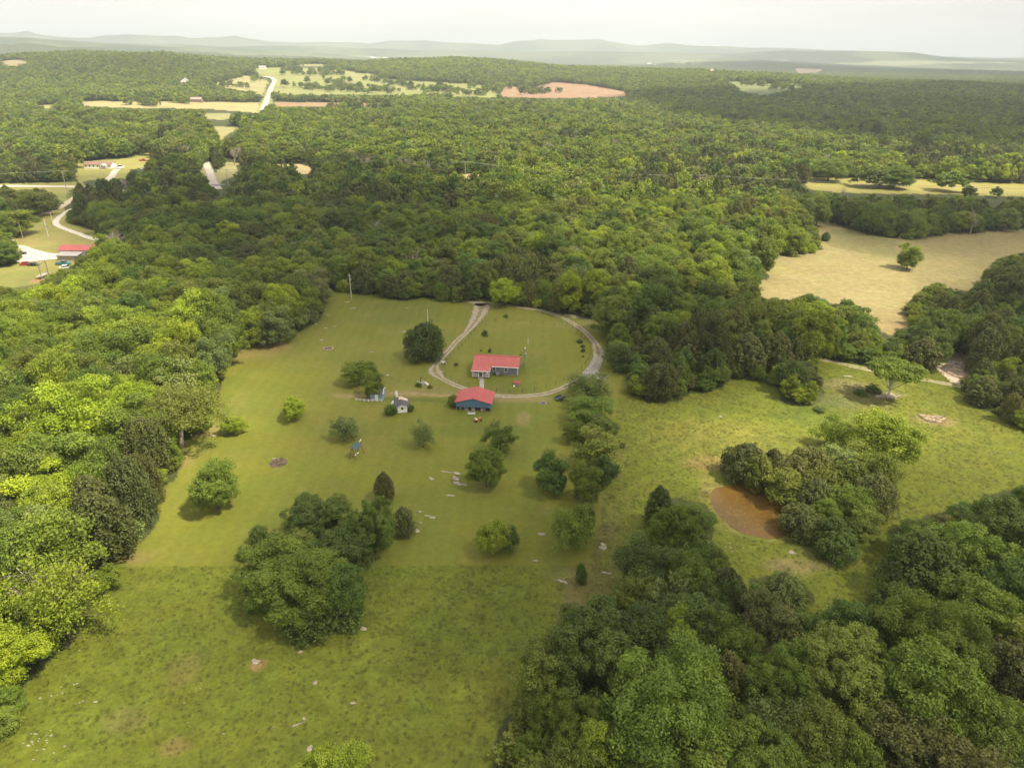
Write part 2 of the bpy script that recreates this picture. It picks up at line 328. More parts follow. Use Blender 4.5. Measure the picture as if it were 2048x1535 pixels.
def cedar2(seed, H=9.0, Rr=2.9, n=11000, lsize=0.34, zb=0.02, pw=0.75, ncl=90):
    rng = np.random.default_rng(seed); t = (np.arange(ncl) + .5)/ncl; t = 1 - (1 - t)**1.25; th = np.arange(ncl)*2.39996 + rng.normal(0, .3, ncl)
    pr = np.sin(np.clip(t*0.80 + 0.20, 0, 1)*math.pi)**pw; pr = np.clip(pr, .02, 1)
    cr = Rr*0.26*rng.uniform(.7, 1.4, ncl)*(1.1 - .45*t); ln = cr*rng.uniform(1.2, 2.2, ncl); rad = Rr*pr*rng.uniform(.72, 1.05, ncl)*.86
    C = np.stack([rad*np.cos(th), rad*np.sin(th), H*(zb + (.93 - zb)*t)], 1); C[:, 0] += .2*Rr*math.sin(seed)*t; k = max(8, n//ncl)
    D = unit(rng.normal(0, 1, (ncl, k, 3)) + [0, 0, .25]); q = rng.uniform(.7, 1.12, (ncl, k, 1)); tip = 1 - .55*np.clip(D[..., 2:3], 0, 1)
    P = C[:, None] + D*q*np.stack([cr, cr, ln], 1)[:, None]*np.concatenate([tip, tip, np.ones_like(tip)], 2)
    nc = n//6; tc_ = rng.uniform(0, .9, nc); rc = Rr*.55*np.sin(np.clip(tc_*0.8 + .2, 0, 1)*math.pi)**pw*np.sqrt(rng.uniform(0, 1, nc)); ac = rng.uniform(0, 6.28, nc)
    P = np.concatenate([P.reshape(-1, 3), np.stack([rc*np.cos(ac), rc*np.sin(ac), H*tc_], 1)]); N = np.concatenate([D.reshape(-1, 3), unit(rng.normal(0, 1, (nc, 3)) + [0, 0, .6])])
    v = np.concatenate([np.repeat(rng.uniform(0, 1, ncl), k), np.full(nc, .4)]); m = P[:, 2] > .05
    return leaf_quads(P[m], N[m], lsize, rng, .5, .5, up=(0, 0, 1.0)), np.clip(v[m]*.7 + rng.uniform(0, .3, m.sum()), 0, 1)
def trunk_mesh(seed, H, tops, name='trunk', mat=None, r0=None, lean=(0, 0), twigs=0, fork=0.3):
    rng = random.Random(seed); m = MB(); r0 = r0 or H*0.018
    fz = H*fork; base = Vector((0, 0, -0.15)); f = Vector((lean[0]*0.4, lean[1]*0.4, fz)); top = Vector((lean[0], lean[1], H*0.75))
    m.tube([base, base.lerp(f, 0.5) + Vector((rng.uniform(-.1, .1), rng.uniform(-.1, .1), 0)), f, f.lerp(top, 0.6), top], [r0*1.35, r0, r0*0.85, r0*0.5, r0*0.2], 7)
    for t in tops:
        t = Vector(t); s = f.lerp(top, rng.uniform(0, 0.5)); mid = s.lerp(t, 0.5) + Vector((0, 0, -0.06*H + rng.uniform(-.3, .3)))
        m.tube([s, mid, t], [r0*0.5, r0*0.33, r0*0.10], 5)
        for _ in range(twigs):
            a = s.lerp(t, rng.uniform(0.35, 0.95)) + Vector((0, 0, -0.03*H)); d = Vector((rng.gauss(0, 1), rng.gauss(0, 1), rng.gauss(0.6, 0.6))).normalized()*H*rng.uniform(0.06, 0.16)
            b = a + d; m.tube([a, a.lerp(b, .5) + Vector((0, 0, .1)), b], [r0*0.14, r0*0.09, r0*0.04], 4)
            for _ in range(2):
                e = b + Vector((rng.gauss(0, 1), rng.gauss(0, 1), rng.gauss(0.5, 0.5))).normalized()*H*0.07; m.tube([a.lerp(b, .6), e], [r0*0.08, r0*0.035], 3)
    me = bpy.data.meshes.new(name); me.from_pydata(m.v, [], m.f); me.materials.append(mat or BARK)
    me.polygons.foreach_set('use_smooth', [True]*len(me.polygons)); return me
VAR = {}      # kind -> list of (crown mesh, trunk mesh, H, R)
def add_variant(kind, Q, var, H, Rr, tops, bark=None, **k):
    VAR.setdefault(kind, []).append((np_quads('crown', Q, var, LEAF), trunk_mesh(len(VAR.get(kind, [])) + 7, H, tops, mat=bark, **k), H, Rr))
for s in range(7):
    H, Rr = 12.0, [4.7, 4.3, 5.2, 4.0, 4.9, 4.5, 5.0][s]
    Q, v, C = broadleaf(100 + s, H, Rr, zb=[.02, .06, .08, .0, .05, .10, .03][s], nclump=[44, 36, 52, 38, 46, 34, 60][s], lump=[.28, .4, .25, .35, .3, .45, .2][s], csize=[.30, .33, .26, .32, .29, .35, .24][s])
    add_variant('broad', Q, v, H, Rr, C[3:24:3])
for s in range(3):          # finer, denser oak-like crowns for the nearest and largest trees
    H, Rr = 15.0, [7.2, 6.4, 6.8][s]
    Q, v, C = broadleaf(200 + s, H, Rr, zb=.02, nclump=[105, 85, 95][s], nsub=10, nleaf=80, lsize=0.28, lump=.30, csize=[.18, .2, .19][s])
    add_variant('oak', Q, v, H, Rr, C[3:30:3])
for s in range(4):          # loose, feathery crowns
    H, Rr = 11.0, [3.9, 4.4, 3.6, 4.2][s]
    Q, v, C = broadleaf(300 + s, H, Rr, zb=.0, nclump=34, nsub=8, nleaf=26, lsize=0.36, loose=0.5, lump=.4, csize=.33)
    add_variant('loose', Q, v, H, Rr, C[2:30:2], twigs=5)
for s in range(5):
    H, Rr = 9.0, [2.9, 2.5, 3.3, 2.7, 3.6][s]
    Q, v = cedar2(400 + s, H, Rr, n=[11000, 9500, 13000, 10000, 14000][s], pw=[.75, .9, .6, .8, .5][s])
    add_variant('cedar', Q, v, H, Rr, [(0, 0, H*0.7), (.5, .3, H*.6)])
for s in range(3):          # shrubs
    H, Rr = 3.0, [1.9, 1.6, 2.2][s]
    Q, v, C = broadleaf(500 + s, H, Rr, zb=-0.25, nclump=22, nsub=7, nleaf=26, lsize=0.26, lump=.3, csize=.34)
    add_variant('shrub', Q, v, H, Rr, C[:5], r0=0.05)
for s in range(3):          # dead trees: bare limbs
    H, Rr = 11.0, 3.4; rg = np.random.default_rng(600 + s); D = unit(rg.normal(0, 1, (16, 3)) + [0, 0, .7]); tp = D*np.array([3.2, 3.2, 4.0])*rg.uniform(.6, 1.05, (16, 1)) + [0, 0, 6.4]
    VAR.setdefault('bare', []).append((None, trunk_mesh(60 + s, H, tp, mat=DEADWOOD, r0=0.26, twigs=8), H, Rr))
Q, v, C = broadleaf(701, 10.5, 5.0, zb=.52, nclump=40, nsub=8, nleaf=40, lsize=0.38, shape='umbrella', lump=.25, csize=.26)
add_variant('umbrella', Q, v, 10.5, 5.0, C[:22:2], bark=PALEBARK, r0=0.24, fork=0.22)
Q, v, C = broadleaf(702, 13.5, 5.6, zb=.50, nclump=44, nsub=8, nleaf=30, lsize=0.32, loose=0.45, lump=.35, csize=.3)
Q[..., 0] += 1.6; C[:, 0] += 1.6
add_variant('sycamore', Q, v, 13.5, 5.6, C[:36:2], bark=PALEBARK, r0=0.36, twigs=2, lean=(1.4, 0.2), fork=0.34)

COL = {'lime': (0.248, 0.320, 0.022), 'yellowgreen': (0.200, 0.262, 0.026), 'green': (0.145, 0.206, 0.028), 'dark': (0.090, 0.134, 0.027), 'deep': (0.104, 0.166, 0.028),
       'olive': (0.166, 0.204, 0.036), 'brown': (0.124, 0.136, 0.040), 'cedar': (0.108, 0.124, 0.035), 'sage': (0.178, 0.230, 0.068), 'grey': (0.178, 0.205, 0.078)}
CWORD = {'lime': 'bright lime green', 'yellowgreen': 'yellow-green', 'green': 'mid green', 'dark': 'dark green', 'deep': 'deep green', 'olive': 'olive green',
         'brown': 'brownish', 'cedar': 'dull olive', 'sage': 'pale sage green', 'grey': 'greyish green'}
WORD = {'broad': ('tree', 'round-crowned tree', 'tree'), 'oak': ('tree', 'huge broad-crowned tree', 'tree'), 'loose': ('tree', 'loose feathery tree', 'tree'), 'cedar': ('cedar_tree', 'dense cedar', 'cedar'),
        'shrub': ('shrub', 'shrub', 'shrub'), 'bare': ('dead_tree', 'bare dead tree', 'tree'), 'umbrella': ('tree', 'umbrella-shaped tree', 'tree'), 'sycamore': ('tree', 'pale-limbed tree', 'tree')}
TREES = []   # x, y, z, kind, variant, sx, sz, rot, colour
rng = np.random.default_rng(11)
def put(x, y, z, kind, sx, sz, col, rot=None, label=None, vid=None, group=None):
    vid = rng.integers(len(VAR[kind])) if vid is None else vid
    TREES.append(dict(x=x, y=y, z=z, kind=kind, vid=int(vid), sx=sx, sz=sz, rot=rng.uniform(0, 6.28) if rot is None else rot, col=col, label=label, group=group, R0=VAR[kind][vid][3]*sx))
def hand(u, vt, vb, w, kind, col, label=None, vid=None, rot=None, group=None):
    """a tree standing at pixel row vb of the ground, as tall and wide as the photograph shows"""
    # crown fringe hides the foot: foot slightly above the lowest visible leaf row
    p = G(u, vb); d = math.hypot(p[0], p[1]); sl = math.hypot(d, CH); foot = p.copy()
    W = w*sl/F*0.97; e = math.atan2(CH, d)
    f2 = p[:2]*(1 + (0.0 if kind == 'umbrella' else 0.34 if W > 5 else .2)*W/d); d2 = np.hypot(*f2)
    tv = ray(u, vt); H = CH + (d2 + 0.12*W)*tv[2]/math.hypot(tv[0], tv[1]); H = max(H, 0.6*W if kind != 'shrub' else 0.35*W)
    vs = VAR[kind]; vid = int(rng.integers(len(vs))) if vid is None else vid
    put(f2[0], f2[1], 0.0, kind, W/(2*vs[vid][3]*1.06), H/(vs[vid][2]*1.03), col, rot, label, vid, group)
def crown(u, v, w, H, kind, col, label=None, vid=None, rot=None):
    """a tree of the closed wood, by the middle of its crown"""
    p = G(u, v, H*0.6); sl = np.linalg.norm(p - [0, 0, CH]); W = w*sl/F; vs = VAR[kind]; vid = int(rng.integers(len(vs))) if vid is None else vid
    put(p[0], p[1], 0.0, kind, W/(2*vs[vid][3]*1.06), H/(vs[vid][2]*1.03), col, rot, label, vid)
SO = 'single trees standing in the mown lawn'; HD = 'trees of the hedge row between lawn and pasture'; CC = 'trees of the clump at the mowing line'; PC = 'trees of the clump beside the brown pond'
hand(848,645,728,90,'cedar','dark','dense dark rounded tree beside the gravel drive',4)
hand(722,716,775,66,'broad','green','spreading green tree on the far side of the blue shed',1)
hand(748,742,800,48,'broad','green','green tree leaning over the small blue shed',3)
hand(592,792,846,52,'broad','lime','small lime green tree alone in the sunlit lawn, uphill one of two',4)
hand(470,832,874,46,'broad','lime','small lime green tree alone in the sunlit lawn, nearest the wood',5)
hand(693,830,888,56,'loose','sage','thin grey-green tree with twiggy top, between the brush pile and white shed',0)
hand(847,838,902,50,'loose','sage','thin pale green tree standing below the white shed',1)
hand(440,914,1035,98,'broad','green','large ragged green tree alone in the lawn near the wood edge',1)
hand(1000,845,915,66,'broad','green','green tree below the red-roofed blue barn, upper of a touching pair')
hand(972,888,988,82,'broad','green','green tree beside the rock outcrop, lower of a touching pair')
hand(1100,906,995,76,'broad','deep','dense deep green egg-shaped tree just inside the hedge row',3)
hand(770,940,1003,44,'cedar','brown','small brown-green cedar standing behind the big clump')
hand(988,1037,1117,80,'broad','yellowgreen','yellow-green round tree close to the mowing line',2)
hand(1020,1050,1105,40,'loose','deep','dark bush-like tree tucked behind the yellow-green round tree')
hand(1165,1000,1080,50,'broad','green','rounded green tree behind the feathery bottom hedge tree')
hand(1138,1006,1114,96,'loose','green','feathery green tree at the bottom end of the hedge row',1)
hand(1168,925,1015,66,'broad','green','narrow green tree in the hedge row beside the egg-shaped tree',3)
hand(1192,852,955,100,'loose','olive','loose olive green tree in the middle of the hedge row')
hand(1203,905,985,56,'broad','dark','low dark tree on the pasture side of the hedge row')
hand(1148,838,890,46,'broad','green','small rounded green tree on the lawn side of the hedge row')
hand(1200,828,895,86,'broad','olive','olive green tree in the upper hedge row')
hand(1178,790,860,92,'broad','green','green tree below the drive bend in the hedge row',5)
hand(1172,750,812,96,'loose','dark','wide dark feathery tree overhanging the gravel drive')
hand(1235,680,748,74,'loose','dark','drooping dark tree outside the drive loop')
hand(640,985,1105,130,'oak','dark','big dark round-crowned tree at the back of the clump at the mowing line',1)
hand(602,1092,1262,222,'oak','green','largest broad green tree, front of the clump at the mowing line',0)
hand(690,1120,1250,110,'broad','deep','deep green tree on the pasture side of the clump at the mowing line',2)
hand(752,990,1128,112,'oak','deep','tall deep green tree at the lawn end of the clump at the mowing line',2)
hand(812,1008,1075,54,'cedar','brown','brown-tinged cedar at the lawn tip of the clump at the mowing line',3)
hand(712,1022,1112,60,'cedar','brown','brown-tinged cedar between the two dark crowns of the clump')
hand(680,985,1040,60,'broad','olive','small olive crown at the top of the clump at the mowing line')
hand(690,1050,1165,120,'broad','dark','dark crown filling the middle of the clump at the mowing line',4)
hand(610,1055,1150,100,'broad','olive','olive crown between the dark back tree and the largest clump tree',6)
hand(620,1210,1290,120,'shrub','dark','dark drooping thicket at the foot of the largest clump tree',2)
hand(690,1200,1262,80,'shrub','dark','dark thicket on the right foot of the clump',0)
hand(545,1170,1230,70,'shrub','deep','deep green thicket on the left foot of the clump',1)
hand(525,1045,1092,46,'cedar','dark','thin dark young cedar beside the clump')
hand(492,1090,1120,30,'shrub','deep','small dark shrub on the mowing line')
hand(1162,1126,1168,26,'cedar','deep','small dark young cedar alone in the pasture below the hedge row')
hand(1775,712,797,92,'umbrella','green','umbrella-shaped tree with bare forked pale trunk beside the track',0)
hand(1007,553,618,66,'broad','lime','yellow-green tree at the far end of the drive loop',2)
hand(1812,484,542,42,'broad','yellowgreen','lone tree with leafy foot in the tan field',3)
hand(1650,463,482,19,'cedar','dark','small round dark bush-like cedar alone in the tan field',2)
crown(655,1545,125,8,'broad','yellowgreen','bright green tree at the very bottom of the pasture',0)
crown(348,830,150,13.5,'sycamore','olive','pale-limbed tree leaning from the wood over the lawn',0,rot=0.2)
# pond clump
for a in [(1478,884,972,98,'cedar','cedar',4),(1542,888,965,62,'cedar','cedar',1),(1600,884,985,112,'cedar','cedar',4),(1660,825,905,64,'loose','yellowgreen',1),(1755,812,945,112,'broad','yellowgreen',1),
          (1560,925,1020,84,'loose','olive',2),(1630,920,1010,90,'loose','olive',3),(1690,905,1000,88,'cedar','olive',0),(1735,935,1045,84,'cedar','brown',2),(1640,990,1070,70,'broad','green',0),
          (1505,900,985,70,'cedar','olive',0),(1575,905,1000,80,'cedar','brown',3),(1690,960,1060,90,'broad','green',4),(1620,955,1045,84,'cedar','cedar',4),(1665,880,960,70,'loose','sage',2),(1720,880,965,80,'loose','olive',1),(1750,900,1000,60,'cedar','olive',2),(1595,1000,1085,92,'cedar','cedar',2),(1660,1025,1115,80,'cedar','dark',1),(1665,1055,1130,88,'cedar','dark',4),(1715,1000,1090,70,'loose','olive',0)]:
    hand(*a[:4], a[4], a[5], None, a[6], group=PC)
# foreground wood, largest crowns
for a in [(1335,1405,300,16,'oak','green',0),(1185,1290,215,15,'oak','dark',1),(1135,1440,130,11,'oak','green',2),(1090,1340,110,11,'broad','olive',5),(1570,1350,140,12,'oak','green',2),(1685,1335,190,14,'oak','olive',1),
          (1860,1270,200,15,'oak','green',0),(1862,1140,165,12,'cedar','dark',4),(1930,1100,130,12,'broad','green',0),(2030,1060,110,12,'broad','dark',3),(1960,1440,150,12,'broad','green',2),
          (1830,1470,150,11,'broad','brown',1),(1640,1460,120,11,'broad','olive',4),(1545,1450,110,10,'loose','sage',1),(1190,1500,130,10,'broad','yellowgreen',0),(1440,1270,100,10,'broad','green',5),
          (1350,1270,90,10,'broad','yellowgreen',3),(1450,1350,100,10,'cedar','brown',2),(1350,1050,105,11,'broad','green',6),(1320,1005,60,9,'cedar','dark',1),(1290,1130,120,11,'broad','dark',3),
          (1380,1150,120,11,'broad','green',1),(1340,1195,110,10,'loose','sage',2),(1450,1170,80,10,'cedar','brown',3),(1270,1190,90,9,'broad','olive',1),(1560,1195,105,9,'cedar','sage',4),(1960,1220,140,13,'broad','green',6),
          (2030,1180,130,12,'broad','deep',2),(1790,1205,90,9,'cedar','dark',2),(1700,1260,120,11,'broad','deep',0),(2010,1330,120,11,'cedar','brown',4),(1520,1530,170,12,'oak','green',1),(1760,1400,130,11,'broad','dark',4)]:
    crown(*a[:6], None, a[6])
for u, v in ((720,326),(735,322),(748,328),(775,328),(800,326),(815,322),(830,328),(845,325),(855,330),(466,306),(478,302),(1132,302),(1142,299),(1240,290),(1690,385),(1950,432)):
    p = G(u, v, 9.0); put(p[0], p[1], 0.0, 'bare', 1.1, 1.25, 'grey')
# lone trees in the far fields
for i, (u, v) in enumerate([(566,150),(570,175),(615,168),(680,150),(720,178),(700,185),(750,187),(803,170),(822,175),(880,176),(870,187),(1000,178),(640,147),(590,147),(655,170),(1012,168),(662,185),(700,165),(1045,190),(1075,186),(1505,168),(1540,172),(455,162),(515,158)]):
    d = ray(u, v); t = 400.0
    for _ in range(400):
        P = np.array([0, 0, CH]) + d*t
        if P[2] < terrain(P[0], P[1]): break
        t += 8.0
    put(P[0], P[1], float(terrain(P[0], P[1])), 'broad', 1.2 + 0.5*rng.random(), 1.0 + .3*rng.random(), ['green', 'dark', 'deep', 'olive'][i % 4])
for a in [(1655,332,366,68,'green'),(1735,342,378,60,'dark'),(1895,342,386,56,'green'),(1935,370,398,26,'dark'),(1990,372,396,20,'deep'),(1785,340,380,66,'deep')]:
    hand(a[0], a[1], a[2], a[3], 'broad', a[4], None)
hand(60,375,440,80,'broad','olive','olive tree between the two roads of the neighbouring farm'); hand(85,385,425,60,'cedar','brown')
hand(8,478,535,62,'broad','deep','deep green tree beside the neighbour gravel yard')
crown(20,440,70,12,'broad','yellowgreen'); crown(695,1055,50,7,'broad','olive')

# closed wood: jittered stand of trees wherever the photograph shows canopy
def fill(r0, r1, sp, umin=-260, umax=2310):
    xs, ys = np.meshgrid(np.arange(-r1, r1, sp), np.arange(20, r1, sp*0.87)); xs[1::2] += sp/2
    x, y = xs.ravel(), ys.ravel(); x = x + rng.uniform(-.36, .36, x.shape)*sp; y = y + rng.uniform(-.36, .36, x.shape)*sp
    r = np.hypot(x, y); m = (r >= r0) & (r < r1); x, y = x[m], y[m]; z = terrain(x, y)
    u, v, d = project(np.stack([x, y, z], 1)); m = (d > 5) & (u > umin) & (u < umax) & (v < 1900); return x[m], y[m], z[m]
def zone(u, v):
    if v > 560 and u < 660: return 'left'
    if v > 980 and u > 1000: return 'fore'
    if v > 690 and u > 1850: return 'ford'
    if v > 560 and u > 1150: return 'mid'
    if v > 330 and u < 1000: return 'back'
    if v > 330: return 'backr'
    return 'far'
PAL = {'left': ['lime']*6 + ['yellowgreen']*8 + ['green']*7 + ['olive']*6 + ['sage']*2 + ['deep']*2 + ['grey'],
       'fore': ['green']*5 + ['deep']*4 + ['dark']*4 + ['olive']*4 + ['brown']*2 + ['yellowgreen'] + ['sage'],
       'ford': ['green']*4 + ['dark']*4 + ['olive']*4 + ['brown', 'cedar', 'cedar', 'yellowgreen'],
       'mid': ['green']*4 + ['dark']*4 + ['deep']*3 + ['olive']*4 + ['cedar']*2 + ['brown'] + ['yellowgreen']*2,
       'back': ['green']*5 + ['dark']*3 + ['deep']*4 + ['olive']*4 + ['yellowgreen']*3 + ['brown'] + ['cedar'],  # darker greens put the cloud shade over this wood into leaf colour
       'backr': ['lime']*3 + ['yellowgreen']*6 + ['green']*5 + ['olive']*5 + ['deep']*2 + ['dark']*2 + ['sage']*2 + ['brown'],
       'far': ['green']*5 + ['olive']*5 + ['yellowgreen']*4 + ['deep']*2 + ['dark']*2 + ['sage']*2 + ['grey']}
CEDP = {'left': .12, 'fore': .14, 'ford': .3, 'mid': .28, 'back': .2, 'backr': .12, 'far': .08}
hx = np.array([[t['x'], t['y'], VAR[t['kind']][t['vid']][3]*t['sx']] for t in TREES])
x, y, z = fill(25, 1150, 7.3)
big_ = fbm(x/30, y/30, 17, 2); Rw = 4.9*rng.uniform(.66, 1.32, x.shape)*(.85 + .35*big_); Hh = 12.5*rng.uniform(.72, 1.12, x.shape)*(.72 + .5*big_)*np.clip(Rw/4.9, .8, 1.15)
ok = np.ones(x.shape, bool)
for dx, dy, dz in ((0, 0, 0), (0, 0, 1.0), (-.85, 0, .5), (.85, 0, .5), (0, -.5, .3), (0, 0, .55)):
    u, v, d = project(np.stack([x + dx*Rw, y + dy*Rw, z + dz*Hh], 1)); ok &= ~open_mask(u, v)
u, v, d = project(np.stack([x, y, z], 1)); ok &= ~inpoly(u, v, POND)
x, y, z, Hh, Rw, u, v = [a[ok] for a in (x, y, z, Hh, Rw, u, v)]
near = np.array([np.min(np.hypot(hx[:, 0] - a, hx[:, 1] - b) - hx[:, 2]*0.72) for a, b in zip(x, y)]) > 1.2
x, y, z, Hh, Rw, u, v = [a[near] for a in (x, y, z, Hh, Rw, u, v)]
sp = fbm(x/34, y/34, 21, 3); sp2 = fbm(x/55 + 9, y/55, 33, 3)
for i in range(len(x)):
    zn = zone(u[i], v[i]); pal = PAL[zn]; q = rng.random()
    ced = sp2[i] > 0.74 - CEDP[zn]*1.0 and rng.random() < 0.8
    k = 'cedar' if ced else ('loose' if q < 0.16 else ('bare' if q < 0.175 else 'broad'))
    c = ('cedar' if rng.random() < .55 else ('brown' if rng.random() < .5 else 'dark')) if k == 'cedar' else pal[int(np.clip((sp[i]*1.0 + rng.normal(0, .30)) % 1.0, 0, .999)*len(pal))]
    vs = VAR[k]; vid = int(rng.integers(len(vs))); H, Rr = vs[vid][2], vs[vid][3]
    hh = Hh[i]*(0.86 if k == 'cedar' else 1.0); rw = Rw[i]*(0.78 if k == 'cedar' else 1.0)
    put(x[i], y[i], z[i], k, rw/Rr*1.0, hh/H, c, None, None, vid)
# bushes and young growth close the gaps and the edges
T0 = np.array([[t['x'], t['y'], t['R0']] for t in TREES if math.hypot(t['x'], t['y']) < 480])
def gapd(a, b):
    q = T0[(T0[:, 1] > b.min() - 14) & (T0[:, 1] < b.max() + 14)]
    return np.min(np.hypot(a[:, None] - q[None, :, 0], b[:, None] - q[None, :, 1]) - q[None, :, 2]*.62, axis=1) if len(q) else np.full(len(a), 9.)
x, y, z = fill(25, 430, 3.3); Rw = 2.3*rng.uniform(.75, 1.3, x.shape); Hh = 5.0*rng.uniform(.6, 1.4, x.shape); ok = np.ones(x.shape, bool)
for dx, dy, dz in ((0, 0, 0), (0, 0, .9), (-.5, 0, .4), (.5, 0, .4)):
    u, v, d = project(np.stack([x + dx*Rw, y, z + dz*Hh], 1)); ok &= ~open_mask(u, v)
u, v, d = project(np.stack([x, y, z], 1)); ok &= ~inpoly(u, v, POND) & ~inpoly(u, v, [(1860,735),(1872,716),(1900,698),(1950,708),(1950,750),(1930,785),(1890,765)]); x, y, z, Rw, Hh, u, v = [a[ok] for a in (x, y, z, Rw, Hh, u, v)]
gap = np.concatenate([gapd(a, b) for a, b in zip(np.array_split(x, 120), np.array_split(y, 120))]) > .5
for i in np.nonzero(gap)[0]:
    k = 'shrub' if rng.random() < .35 else ('cedar' if rng.random() < .15 else 'broad'); vs = VAR[k]; vid = int(rng.integers(len(vs))); pal = PAL[zone(u[i], v[i])]
    put(x[i], y[i], z[i], k, Rw[i]/vs[vid][3]*1.1, Hh[i]*(.8 if k == 'shrub' else 1)/vs[vid][2], pal[int(rng.integers(len(pal)))], None, None, vid)
print('trees', len(TREES))
#PART2
# ------------------------------------------------------------------ which trees stand as things of their own
def ordinal(n):
    a = 'zeroth first second third fourth fifth sixth seventh eighth ninth tenth eleventh twelfth thirteenth fourteenth fifteenth sixteenth seventeenth eighteenth nineteenth'.split()
    if n < 20: return a[n]
    t = ['', '', 'twent', 'thirt', 'fort', 'fift', 'sixt', 'sevent', 'eight', 'ninet'][n//10 % 10]
    return t + 'ieth' if n % 10 == 0 else t + 'y-' + a[n % 10]
PLACE = [('wood beside the sunlit lawn', lambda u, v: v > 620 and u < 660), ('wood between neighbour farm and lawn', lambda u, v: v > 500 and u < 660),
         ('wood below the pasture', lambda u, v: v > 1225 and u > 980), ('wood below the pond', lambda u, v: v > 1100 and u > 980), ('trees between mown lawn and pond', lambda u, v: v > 960 and 1200 < u < 1500), ('wood beside the pasture', lambda u, v: v > 900 and u > 1650),
         ('wood beside the bare rock bed', lambda u, v: v > 560 and u > 1790), ('wood between drive and tan field', lambda u, v: v > 560 and u > 1150),
         ('wood behind the drive loop', lambda u, v: v > 470 and u <= 1250), ('wood behind the drive loop', lambda u, v: v > 470), ('wood far behind the house', lambda u, v: True)]
for t in TREES:
    vs = VAR[t['kind']][t['vid']]; t['R'] = vs[3]*t['sx']; t['H'] = vs[2]*t['sz']
    u, v, d = project(np.array([t['x'], t['y'], t['z'] + t['H']*0.55])); ub, vb, _ = project(np.array([t['x'], t['y'], t['z']]))
    t['u'], t['v'], t['d'] = float(u), float(v), float(d); t['px'] = t['R']/max(d, 1)
    pr = t['R']/max(d, 1)*F; t['seen'] = d > 5 and -pr*.8 < u < 2048 + pr*.8 and 0 < v < 1535 + pr*.8
limit = {'tree': 290, 'cedar': 130, 'shrub': 60}; used = {'tree': 0, 'cedar': 0, 'shrub': 0}
order = sorted(range(len(TREES)), key=lambda i: (TREES[i]['label'] is None, not TREES[i]['seen'], -TREES[i]['px']))
solo, mass = [], []
for i in order:
    t = TREES[i]; c = WORD[t['kind']][2]
    if t['seen'] and used[c] < limit[c]: used[c] += 1; solo.append(t)
    else: mass.append(t)
print('single trees', used, 'rest', len(mass))
buckets = {}
for t in solo:
    if t['label']: continue
    big = ''
    if t['group'] == PC: pl = 'clump beside the brown pond'
    else: pl = [p for p, f in PLACE if f(t['u'], t['v'])][0]
    word = WORD[t['kind']][1]
    if t['kind'] in ('broad', 'cedar') and t['R'] > (4.9 if t['kind'] == 'broad' else 3.3): word = 'wide ' + word
    elif t['kind'] == 'broad' and t['R'] < 3.9: word = 'small ' + word
    t['base'] = CWORD[t['col']] + ' ' + word; t['pl'] = pl
    buckets.setdefault((t['base'], pl), []).append(t)
for (b, pl), ts in buckets.items():
    ts.sort(key=lambda t: -t['v'])
    for k, t in enumerate(ts):
        t['label'] = (f'{b} in the {pl}' if len(ts) == 1 else f'{ordinal(k+1)} lowest {b} in the {pl}')
        if not t['group']: t['group'] = 'trees of the ' + pl
def shade_col(c, r):
    k, w = r.uniform(.80, 1.20), r.uniform(-.06, .06); a = COL[c]; return [float(a[0]*k*(1 + w)), float(a[1]*k), float(a[2]*k*(1 - w))]
for t in solo:
    cm, tm, H, Rr = VAR[t['kind']][t['vid']]
    e = empty(WORD[t['kind']][0], (t['x'], t['y'], t['z']), t['rot'], label=t['label'], cat=WORD[t['kind']][2], group=t['group'])
    sxy = t['sx']; e.scale = (sxy*rng.uniform(.93, 1.07), sxy*rng.uniform(.93, 1.07), t['sz'])
    if cm is not None:
        c = bpy.data.objects.new('crown', cm); link(c, e); c['tcol'] = shade_col(t['col'], rng)
    tr = bpy.data.objects.new('limbs' if t['kind'] == 'shrub' else 'trunk', tm); link(tr, e)

